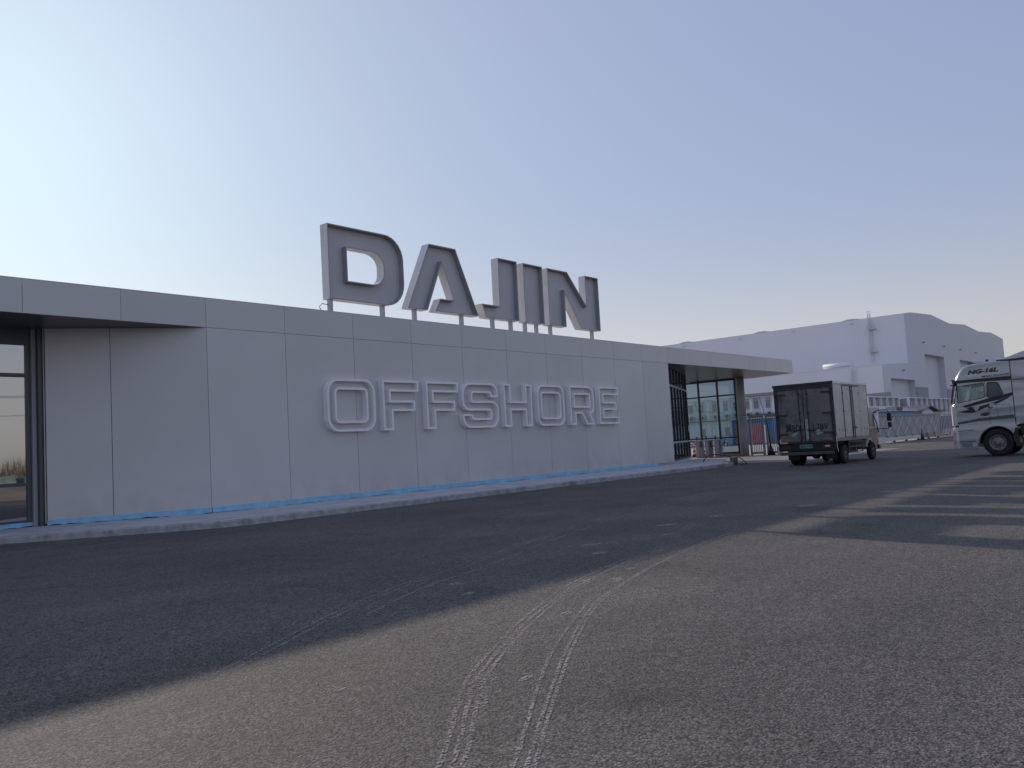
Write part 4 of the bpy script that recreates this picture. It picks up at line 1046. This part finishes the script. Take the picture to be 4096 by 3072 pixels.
# chassis, bumper, lights
MB().box(34.1, 39.4, 12.3, 12.45, .55, .80).box(34.1, 39.4, 13.25, 13.4, .55, .80).box(34.2, 38.1, 12.0, 13.7, .80, .915).build('chassis', M_CHASSIS, bt)
MB().box(BX0 + .02, BX0 + .12, BY0 + .1, BY1 - .05, .60, .90).build('rear_beam', M_CHASSIS, bt)
MB().box(BX0 - .06, BX0 + .03, BY0 + .12, BY1 - .1, .44, .57).build('rear_bumper', mat('bumper_grey', (.09, .09, .095), .5, .3, var=.2, vscale=4), bt, bevel=.01)
for y in (12.05, 13.7): lampb = MB().box(BX0 - .01, BX0 + .015, y - .2, y + .2, .66, .84).build('tail_lamp', M_RED, bt)
MB().box(BX0 - .018, BX0 - .011, 11.93, 12.12, .74, .79).build('tail_lamp', M_LAMP, bt)
block('number_plate', BX0 - .006, BX0 + .018, 12.62, 13.14, .70, .85, M_PLATE, bt)
place_text('plate_lettering', '冀BDU1789', .11, (BX0 - .010, 12.88, .775), XD, ZD, M_BLACK, bt, sx=.85)
block('white_bracket', BX0 - .02, BX0 + .0, 13.62, 13.92, .93, .97, M_WHITE, bt)
block('white_bracket', BX0 - .021, BX0 + .0, 13.90, 13.94, .975, 1.10, M_WHITE, bt)
for y0, y1 in ((13.35, 13.83), (11.86, 12.3)): block('mudflap', 34.38, 34.40, y0, y1, .24, .88, M_BLACK, bt)
MB().tube([(BX0 - .02, BY0 - .01, 1.12), (BX0 - .05, BY0 - .03, .85), (BX0 - .02, BY0 - .02, .68), (BX0 - .06, BY0 - .06, .58), (BX0 - .05, BY0 - .03, .50)], .012, 6).build('loose_strap', M_GATEW, bt)
for y, s in ((11.86, -1), (13.84, 1)):
    wheel(bt, (35.15, y, .385), (0, s, 0), .385, .21, .22, 8, M_DKRIM)
    wheel(bt, (38.75, y, .385), (0, s, 0), .385, .21, .22, 8, M_DKRIM)
for y, s in ((12.12, -1), (13.58, 1)): wheel(bt, (35.15, y, .385), (0, s, 0), .385, .2, .22, 8, M_DKRIM)
MB().cyl((35.15, 12.2, .40), (35.15, 13.5, .40), .07, n=10).lathe((35.15, 12.95, .40), (0, 1, 0), [(-.2, .05), (-.1, .16), (0, .18), (.1, .16), (.2, .05)], 12).build('rear_axle', M_CHASSIS, bt)
mb = MB().box(35.9, 37.7, 11.86, 11.9, .82, .9).box(35.9, 37.75, 11.86, 11.9, .63, .67).box(35.9, 37.7, 11.86, 11.9, .40, .44)
for x in (35.92, 36.8, 37.68): mb.box(x - .02, x + .02, 11.86, 11.9, .41, .9)
mb.build('side_guard', M_GATED, bt)
MB().box(36.2, 37.4, 12.0, 12.28, .42, .78).build('battery_box', M_CHASSIS, bt)
MB().cyl((36.0, 13.5, .55), (37.2, 13.5, .55), .2, n=14).build('fuel_tank', M_CHASSIS, bt)
# cab
cabp = [(38.22, .55), (38.38, .55)] + arc(38.75, .42, .44, 160, 20, 7) + [(39.25, .5), (39.78, .42), (39.86, .62), (39.84, 1.15), (39.70, 1.45), (39.45, 2.05), (39.25, 2.2), (38.35, 2.22), (38.22, 2.15)]
MB().prism([cabp], lambda a, b, d: (a, d, b), 11.88, 13.82).build('cab', M_CABW, bt, bevel=.04)
MB().prism([[(39.2, .52), (39.76, .50), (39.84, .64), (39.82, 1.14), (39.74, 1.36), (38.25, 1.30), (38.25, .8), (38.4, .8), (38.55, .93), (38.98, .93), (39.15, .75)]], lambda a, b, d: (a, d, b), 11.866, 11.878).build('red_side_panel', M_CABR, bt)
MB().prism([[(38.42, 1.42), (39.60, 1.42), (39.36, 2.0), (38.42, 2.02)]], lambda a, b, d: (a, d, b), 11.868, 11.876).build('side_window', M_WINDK, bt)
MB().box(39.70, 39.92, 11.8, 11.95, .42, .62).build('front_bumper_end', M_BLACK, bt, bevel=.02)
block('turn_lamp', 39.80, 39.88, 11.84, 11.90, .68, .86, M_LAMP, bt)
mr_ = thing_part('wing_mirror', (39.6, 11.7), bt)
MB().tube([(39.42, 11.86, 2.02), (39.5, 11.70, 2.12), (39.62, 11.32, 2.12), (39.66, 11.26, 2.0), (39.66, 11.26, 1.95)], .02, 6).tube([(39.66, 11.26, 1.46), (39.66, 11.26, 1.36), (39.62, 11.32, 1.30), (39.5, 11.80, 1.30)], .018, 6).tube([(39.42, 11.87, 1.96), (39.62, 11.80, 1.55), (39.75, 11.80, 1.15)], .025, 6).build('mirror_arm', M_BLACK, mr_)
MB().box(39.60, 39.72, 11.17, 11.35, 1.62, 1.98).build('mirror_housing', M_BLACK, mr_, bevel=.025)
MB().box(39.60, 39.72, 11.18, 11.33, 1.36, 1.57).build('mirror_housing', M_BLACK, mr_, bevel=.025)

# ------------------------------------------------------------------ heavy truck, nose towards +Y
ht = thing('heavy_truck', (38.65, 5.2, 0), 'silver high-roof heavy truck cab with black striped decals, entering from the right', 'truck')
TX0, TX1 = 37.4, 39.9
fnx = lambda a, b, d: (d, a, b)
arch = arc(6.72, .53, .64, 180 - 205, 180 - 0, 14)         # from front-lower over the top
arch = [(6.72 + .64 * math.cos(math.radians(t)), .53 + .64 * math.sin(math.radians(t))) for t in range(0, 151, 10)]
prof = [(8.12, .33), (8.26, .42), (8.28, .6), (8.26, 1.18), (8.26, 2.02), (8.19, 2.12), (8.03, 2.88), (8.06, 2.95), (8.05, 3.08), (7.97, 3.26), (7.86, 3.44), (7.72, 3.56), (7.54, 3.63), (7.0, 3.68), (6.52, 3.70), (6.07, 3.66), (6.05, 1.14), (6.165, .85)]
low = [(7.42, .55), (7.44, .27)]
def inr(p, a): return (p[0] - (a if p[0] > 7.8 else a * .6 if p[0] > 7.4 else 0), p[1] - (a * .9 if p[1] > 3.4 else a * .5 if p[1] > 3.2 else 0))
IN = .085
side = [inr(p, IN) for p in [(8.12, .33), (8.26, .42)] + prof[2:17]] + arch[::-1][0:] + low
win1 = [(7.98, 2.16), (7.96, 2.78), (7.05, 2.86), (7.02, 2.83), (7.02, 2.34), (7.06, 2.30)]
win2 = [(6.90, 2.82), (6.92, 2.33), (6.86, 2.27), (6.42, 2.37), (6.40, 2.42), (6.52, 2.80), (6.56, 2.84), (6.86, 2.86)]
for x0, x1, nm in ((TX0, TX0 + .05, 'side_shell'), (TX1 - .05, TX1, 'side_shell')):
    MB().prism([side, win1[::-1], win2], fnx, x0, x1).build(nm, M_SILVER, ht)
# skin around the profile between the sides
skin = MB(); pr = [p for p in prof[2:16]]
n = len(pr)
def ring(x, inset): return [(x, *inr(p, inset)) for p in pr]
top_idx = [i for i in range(n)]
vs = []
secs = [(TX0 + .0, IN), (TX0 + .03, IN * .55), (TX0 + .09, IN * .2), (TX0 + .2, 0), (TX1 - .2, 0), (TX1 - .09, IN * .2), (TX1 - .03, IN * .55), (TX1, IN)]
for x, ins in secs: vs += ring(x, ins)
fs = []
for s in range(len(secs) - 1):
    for k in range(n - 1):
        if k == 3: continue                                  # windscreen opening between (8.19,2.12) and (8.03,2.88)
        fs.append((s * n + k, (s + 1) * n + k, (s + 1) * n + k + 1, s * n + k + 1))
skin.add(vs, fs, smooth=False)
for i_ in range(len(skin.sm)): skin.sm[i_] = True
skin.build('cab_shell', M_SILVER, ht)
ws = MB()
for s in range(len(secs) - 1):
    a = [vs[s * n + 3], vs[(s + 1) * n + 3], vs[(s + 1) * n + 4], vs[s * n + 4]]
    ws.add(a, [(0, 1, 2, 3)])
ws.build('windscreen', M_GLASS, ht)
block('cab_rear_wall', TX0 + .051, TX1 - .051, 6.07, 6.11, 1.2, 3.64, M_SILVER2, ht)
block('cab_floor', TX0 + .06, TX1 - .06, 6.12, 8.1, 1.35, 1.42, M_BLACK, ht)
block('dashboard', TX0 + .1, TX1 - .1, 7.75, 8.1, 1.43, 2.12, M_BLACK, ht)
for x in (38.0, 39.3):
    MB().box(x - .25, x + .25, 6.95, 7.4, 1.6, 1.8).box(x - .25, x + .25, 6.85, 6.98, 1.8, 2.45).box(x - .14, x + .14, 6.87, 6.96, 2.46, 2.68).build('seat', M_SEAT, ht, bevel=.03)
MB().box(TX0 + .06, TX1 - .06, 6.12, 6.6, 2.95, 3.0).build('bunk', M_SEAT, ht)
for w, nm in ((win1, 'side_window'), (win2, 'side_window')):
    MB().prism([w], fnx, TX0 + .02, TX0 + .028).build(nm, M_GLASS if w is win1 else M_WINDK, ht)
    MB().prism([w], fnx, TX1 - .028, TX1 - .02).build(nm, M_GLASS if w is win1 else M_WINDK, ht)
    MB().prism([offset_loop(w, -.022), w[::-1]], fnx, TX0 - .006, TX0 + .019).build('window_seal', M_BLACK, ht)
q = [(7.99, 2.14), (7.97, 2.80), (7.88, 2.79), (7.86, 2.2)]
MB().prism([q], fnx, TX0 + .03, TX0 + .10).build('curtain', M_CREAM, ht)
# A pillar mirror-less dark strip, sun visor, roof bits
MB().prism([[(8.20, 2.14), (8.05, 2.9), (8.10, 2.9), (8.25, 2.16)]], fnx, TX0 + .0, TX0 + .12).build('pillar_trim', M_BLACK, ht)
MB().prism([[(8.02, 2.84), (8.20, 2.84), (8.22, 3.02), (8.12, 3.08), (8.02, 3.04)]], fnx, TX0 - .05, TX1 + .05).build('sun_visor', M_DECAL, ht, bevel=.02)
MB().prism([[(8.10, 2.88), (8.205, 2.88), (8.215, 3.02), (8.12, 3.05)]], fnx, TX0 - .054, TX0 - .051).build('marker_lamp', M_LAMP, ht)
DX = TX0 - .003
def decal(name, pts, m, t=.004, dx=0): return MB().prism([pts], fnx, DX - t - dx, DX + .0029 - dx).build(name, m, ht)
decal('roof_band', [(8.03, 2.93), (8.04, 3.03), (6.075, 3.05), (6.075, 2.90)], M_DECAL)
decal('waist_stripe', [(8.2, 1.28), (8.19, 1.36), (7.3, 1.50), (6.08, 1.58), (6.08, 1.44), (7.3, 1.38)], M_DECAL2)
decal('swoosh', [(7.82, 2.02), (7.0, 2.23), (6.07, 2.42), (6.07, 2.30), (6.5, 2.17), (7.0, 2.09), (7.75, 1.94)], M_DECAL)
decal('swoosh', [(8.0, 1.79), (7.7, 1.85), (7.2, 1.97), (6.6, 2.13), (6.15, 2.27), (6.25, 2.19), (6.6, 2.03), (7.05, 1.89), (7.45, 1.72), (7.75, 1.735)], M_DECAL)
decal('swoosh', [(7.72, 1.92), (7.55, 1.97), (7.40, 1.93), (7.60, 1.87)], M_DECAL)
decal('swoosh', [(7.50, 1.80), (7.38, 1.76), (7.30, 1.80), (7.25, 1.90), (7.32, 1.86), (7.42, 1.84)], M_DECAL, dx=.004)
decal('swoosh', [(7.45, 1.92), (7.22, 1.96), (7.32, 1.80), (7.38, 1.78)], M_DECALW, dx=.008)
decal('swoosh', [(6.9, 2.04), (6.68, 2.08), (6.80, 1.90), (6.86, 1.88)], M_DECALW, dx=.008)
decal('swoosh', [(6.95, 1.90), (6.85, 1.84), (6.76, 1.90), (6.80, 1.96)], M_DECAL, dx=.004)
# door outline, handle, recesses
def line(p, q, w=.012, m=M_BLACK):
    MB().bar((TX0 - .001, *p), (TX0 - .001, *q), w, .006, (1, 0, 0)).build('panel_gap', m, ht)
line((6.98, 2.92), (6.90, 1.42)); line((6.90, 1.42), (6.92, 1.24)); line((8.2, 1.28), (8.22, 2.05)); line((6.072, 3.64), (6.055, 1.2), .02)
line((7.95, 2.92), (7.0, 2.95), .012); line((8.22, 1.02), (7.5, 1.06), .02); line((6.7, 1.98), (6.2, 1.98)); line((6.65, 1.98), (6.62, 1.5)); line((6.2, 1.98), (6.19, 1.55))
MB().prism([[(7.24, 1.60), (7.22, 1.66), (7.15, 1.70), (6.97, 1.72), (6.93, 1.68), (6.95, 1.61), (7.05, 1.57)]], fnx, TX0 - .012, TX0 - .002).build('door_handle', M_DECAL, ht)
MB().prism([[(7.21, 1.625), (7.0, 1.685), (6.97, 1.665), (7.18, 1.595)]], fnx, TX0 - .028, TX0 - .013).build('door_handle', mat('blue_handle', (.03, .12, .25), .3, .3), ht)
MB().prism([[(8.24, .36), (8.24, .56), (7.46, .58), (7.46, .30)]], fnx, TX0 - .016, TX0 - .002).build('lower_skirt', M_SILVER, ht)
MB().prism([[(7.98, .40), (7.98, .56), (7.60, .57), (7.60, .38)]], fnx, TX0 - .018, TX0 - .0165).build('step_recess', M_SILVER2, ht)
MB().box(TX0 - .01, TX0 - .002, 7.5, 8.2, .60, .625).build('step_gap', M_BLACK, ht)
MB().prism([[(8.24, .62), (8.24, 1.0), (7.52, 1.02), (7.46, .63)]], fnx, TX0 - .010, TX0 - .002).build('step_panel', M_SILVER, ht)
# front corner: rounded corner panel with sunlight put into its pale colour, and headlamp
def corner(name, z0, z1, m, r=.11, yb=8.24):
    lp = [(TX0 - .035 + r * 1.6 * (1 - math.cos(t)), yb - .17 + r * math.sin(t) * 1.9) for t in [i * PI / 16 for i in range(9)]]
    lp += [(TX0 + .45, yb + .05), (TX0 + .45, yb - .1), (TX0 - .002, yb - .175)]
    MB().prism([lp], lambda a, b, d: (a, b, d), z0, z1).build(name, m, ht, bevel=.02)
corner('corner_panel', 1.26, 2.05, M_CPAN); corner('corner_gap', 1.19, 1.255, M_BLACK, .10, 8.2); corner('headlamp', .62, 1.18, M_LAMP); corner('bumper_corner', .36, .61, M_CPAN)
# wheel arch liner, wheels
MB().prism([[(6.72 + .64 * math.cos(math.radians(t)), .53 + .64 * math.sin(math.radians(t))) for t in range(0, 171, 10)] + [(6.72 + .60 * math.cos(math.radians(t)), .53 + .60 * math.sin(math.radians(t))) for t in range(170, -1, -10)]], fnx, TX0 + .04, TX0 + .7).build('wheel_arch', M_BLACK, ht)
MB().prism([[(6.28, .95), (6.02, 1.10), (5.97, .5), (6.02, .34), (6.12, .36), (6.12, .8)]], fnx, TX0 + .03, TX0 + .6).build('mudguard', M_BLACK, ht)
block('marker_lamp', TX0 + .015, TX0 + .03, 6.12, 6.19, .93, .98, M_ORANGE, ht)
for x, s in ((TX0 + .17, -1), (TX1 - .17, 1)):
    wheel(ht, (x, 6.72, .53), (s, 0, 0), .53, .32, .30, 10)
    for y in (2.9, 1.55): wheel(ht, (x, y, .53), (s, 0, 0), .53, .32, .30, 10)
MB().cyl((TX0 + .3, 6.72, .5), (TX1 - .3, 6.72, .5), .07, n=10).build('front_axle', M_CHASSIS, ht)
MB().box(38.15, 38.3, .8, 8.0, .75, 1.05).box(39.0, 39.15, .8, 8.0, .75, 1.05).box(38.0, 39.3, 1.2, 3.4, 1.06, 1.16).build('chassis', M_CHASSIS, ht)
MB().box(38.2, 39.2, 6.4, 7.8, .5, 1.34).build('engine', M_CHASSIS, ht)
MB().cyl((37.75, 5.75, .55), (37.75, 4.5, .55), .27, n=24).build('fuel_tank', mat('tank_alloy', (.32, .32, .31), .45, .6, var=.15, vscale=4), ht)
MB().box(TX0 + .1, TX0 + .55, 5.5, 5.93, .78, 1.05).build('air_filter', M_BLACK, ht, bevel=.03)
MB().prism([[(6.05, 1.15), (6.05, 3.62), (4.95, 3.62), (4.95, 1.45), (5.5, 1.42)]], fnx, TX0 + .03, TX0 + .07).build('side_fairing', M_SILVER, ht)
MB().prism([[(6.05, 1.15), (6.05, 3.62), (4.95, 3.62), (4.95, 1.45), (5.5, 1.42)]], fnx, TX1 - .07, TX1 - .03).build('side_fairing', M_SILVER, ht)
MB().box(TX0 + .022, TX0 + .028, 4.97, 6.04, 2.88, 2.91).build('panel_gap', M_BLACK, ht)
MB().prism([[(6.5, 3.71), (6.1, 3.80), (5.68, 3.94), (5.52, 3.97), (5.4, 3.93), (4.95, 3.66), (6.05, 3.665)]], fnx, TX0 + .12, TX1 - .12).build('roof_deflector', M_SILVER, ht, bevel=.04)
MB().prism([[(6.55, 3.66), (6.5, 3.705), (6.06, 3.70), (4.95, 3.75), (4.95, 3.67), (6.05, 3.63)]], fnx, TX0 + .06, TX0 + .13).build('deflector_edge', M_BLACK, ht)
rac = thing_part('roof_air_conditioner', (38.6, 6.9), ht)
MB().prism([[(7.42, 3.66), (7.36, 3.74), (7.2, 3.80), (6.96, 3.82), (6.94, 3.68)]], fnx, TX0 + .35, TX1 - .5).build('casing', M_WHITE, rac, bevel=.025)
MB().prism([[(6.84, 3.69), (6.83, 3.84), (6.62, 3.86), (6.58, 3.83), (6.58, 3.70)]], fnx, TX0 + .35, TX1 - .5).build('casing', M_WHITE, rac, bevel=.02)
MB().box(TX0 + .45, TX1 - .6, 6.84, 6.95, 3.69, 3.79).build('fan', M_BLACK, rac)
MB().box(TX0 + .3, TX1 - .45, 6.5, 7.6, 3.655, 3.685).build('base_rail', M_BLACK, ht)
TD, TZ = (0, -1, .02), (0, .0, 1)
place_text('roof_lettering', 'NG-16L', .22, (TX0 - .004, 7.02, 3.32), (0, -1, .03), (0, 0, 1), M_DECAL, ht, sx=1.42, shear=.25, bold=.012)
place_text('roof_lettering', 'MAX POWER', .105, (TX0 - .004, 6.58, 3.12), (0, -1, .03), (0, 0, 1), M_DECAL, ht, sx=1.55, shear=.2, bold=.001)
line((7.72, 3.42), (6.2, 3.58), .012, M_SILVER2)

# ------------------------------------------------------------------ tyre prints of pale dust on the road
def strip(pts, w, z, name='tyre_print'):
    P_ = smooth_path([(p[0], p[1], z) for p in pts], 8); n = len(P_); vs = []
    for i, p in enumerate(P_):
        d = (P_[min(i + 1, n - 1)] - P_[max(i - 1, 0)]).normalized(); nn = Vector((-d.y, d.x, 0)) * w / 2
        vs += [tuple(p - nn), tuple(p + nn)]
    return vs, [(2 * i, 2 * i + 1, 2 * i + 3, 2 * i + 2) for i in range(n - 1)]
def prints(lines, w, z, label):
    m = MB()
    for l in lines: m.add(*strip(l, w, z))
    o = m.build('tyre_prints', M_DUST, kind='structure'); return o
R1 = [(2.4, 2.1), (3.22, 2.61), (3.88, 3.02), (5.21, 3.80), (6.61, 4.48), (8.6, 5.09), (10.71, 5.51), (12.6, 5.75)]
R2 = [(2.35, 2.2), (3.18, 2.70), (4.09, 3.29), (5.02, 3.84), (6.36, 4.50)]
L1 = [(2.2, 2.3), (3.05, 2.91), (3.93, 3.60), (4.87, 4.13), (5.73, 4.55), (7.12, 5.13), (8.7, 5.52), (10.13, 5.72)]
L2 = [(x - .05, y + .10) for x, y in L1]
R3 = [(x - .01, y + .035) for x, y in R1[:6]]
prints([R1, R2, R3], .022, .004, '')
prints([L1, L2, [(x - .02, y + .05) for x, y in L1[:6]]], .026, .0044, '')
fz = MB()
for pts in ([(4.55, 3.93), (4.85, 4.13), (5.2, 4.33)], [(3.5, 3.30), (3.8, 3.52), (4.1, 3.72)], [(6.2, 4.78), (6.9, 5.05), (7.6, 5.28)], [(8.2, 5.42), (9.0, 5.55), (9.8, 5.66)], [(10.9, 6.2), (11.8, 6.5), (12.8, 6.8)]):
    fz.add(*strip(pts, .16, .0048))
F1 = [(3.2, 5.3), (4.38, 5.96), (5.01, 6.3), (6.42, 6.92), (7.32, 7.15), (8.81, 7.63), (10.07, 8.08), (14.33, 9.3), (17.58, 9.83), (24, 10.6)]
prints([F1, [(x, y + .1) for x, y in F1], [(x + .1, y - .25) for x, y in F1[2:]]], .024, .0042, '')
m = MB()
for x, y, r in ((4.92, 4.22, .05), (4.95, 4.28, .05), (4.13, 3.43, .07), (7.56, 4.96, .13), (7.45, 4.88, .1), (7.6, 3.35, .05), (6.7, 6.44, .14), (9.97, 6.94, .2), (16.16, 6.19, .35), (19.48, 5.63, .4), (3.17, 2.71, .05), (6.3, 5.9, .1), (9.2, 6.3, .15), (12.5, 7.2, .25), (5.9, 4.4, .08), (14, 7.0, .25), (11.3, 6.5, .2), (3.4, 4.3, .05), (8.2, 5.2, .1)):
    a0 = random.random() * 3
    m.add([(x, y, .0046)] + [(x + r * random.uniform(.5, 1.2) * math.cos(a0 + k * PI / 5), y + .6 * r * random.uniform(.5, 1.2) * math.sin(a0 + k * PI / 5), .0046) for k in range(10)], [(0, k + 1, (k + 1) % 10 + 1) for k in range(10)])
dm = M_DUST.copy(); dm.name = 'dust_splash'
for nd in dm.node_tree.nodes:
    if nd.type == 'MAP_RANGE' and abs(nd.inputs['To Min'].default_value - .4) < .01: nd.inputs['To Min'].default_value = .7
m.build('dust_splashes', dm, kind='structure')
dm2 = M_DUST.copy(); dm2.name = 'dust_drift'
for nd in dm2.node_tree.nodes:
    if nd.type == 'MAP_RANGE' and abs(nd.inputs['From Min'].default_value - .46) < .01: nd.inputs['From Min'].default_value = .52; nd.inputs['From Max'].default_value = .66
fz.build('dust_drifts', dm2, kind='structure')

# ------------------------------------------------------------------ behind the camera (seen in the left glazing)
eb = MB(); nx, ny = 60, 6; vs = []
for j in range(ny + 1):
    for i in range(nx + 1):
        x = -40 + 200 * i / nx; y = -8.5 - 16 * j / ny
        hgt = .9 * math.sin(PI * j / ny) * (.5 + .5 * math.sin(i * .7 + j) * math.sin(i * .23)) if 0 < j < ny else -.02
        vs.append((x, y, max(hgt, -.02)))
eb.add(vs, [(j * (nx + 1) + i, j * (nx + 1) + i + 1, (j + 1) * (nx + 1) + i + 1, (j + 1) * (nx + 1) + i) for j in range(ny) for i in range(nx)], smooth=True)
structure(eb.build('earth_bank', M_EARTH))
rd = MB()
for i in range(22000):
    x = random.uniform(-40, 160); y = random.uniform(-48, -40); h = random.uniform(2.2, 4.2) * (.75 + .25 * math.sin(x * .31) * math.sin(x * .11)); a = random.random() * PI
    w = random.uniform(.03, .09); lx, ly = random.uniform(-.5, .5), random.uniform(-.5, .5)
    rd.add([(x - w * math.cos(a), y - w * math.sin(a), 0), (x + w * math.cos(a), y + w * math.sin(a), 0), (x + lx, y + ly, h)], [(0, 1, 2)])
o = rd.build('reed_belt', M_GRASSDRY, kind='stuff'); tag(o, 'belt of tall dry brown reeds far across the road', 'reeds')
for x0, x1 in ((23.6, 25.2), (25.8, 27.9), (28.2, 33)):
    nt_ = MB().prism([[(x0, 0), (x1, 0), (x1 - .3, 1.5), (x0 + .2, 1.3)]], lambda a, b, d: (a, d, b), -31, -29)
    tag(nt_.build('netted_pile', M_NET, bevel=.15), {23.6: 'smallest pile under teal netting across the road', 25.8: 'middle pile under teal netting across the road', 28.2: 'longest pile under teal netting across the road'}[x0], 'pile', 'netted piles across the road')
pole_g = 'utility poles across the road'
up_ = thing('utility_pole', (-12, -33, 0), 'concrete utility pole across the road, opposite the left windows', 'utility pole', pole_g)
MB().cyl((-12, -33, 0), (-12, -33, 9.5), .19, .11, n=12).build('shaft', M_CONC, up_)
MB().box(-12.06, -11.94, -33.9, -32.1, 8.8, 8.92).build('crossarm', M_GATED, up_)
copy_tree(up_, (48, -33, 0), 'concrete utility pole opposite the canopy end', pole_g)
for dy, z in ((-.8, 9.0), (.8, 9.0), (0, 7.4)):
    pts = [(x, -33 + dy, z - 1.0 * (1 - ((x - 18) / 30) ** 2)) for x in range(-12, 49, 3)]
    tag(MB().tube(pts, .02, 5).build('power_line', M_BLACK), ('overhead wire strung nearest the road on the pole crossarms' if dy > 0 else 'overhead wire on the far end of the pole crossarms' if dy < 0 else 'lowest overhead wire, strung below the crossarms'), 'wire', 'overhead wires')
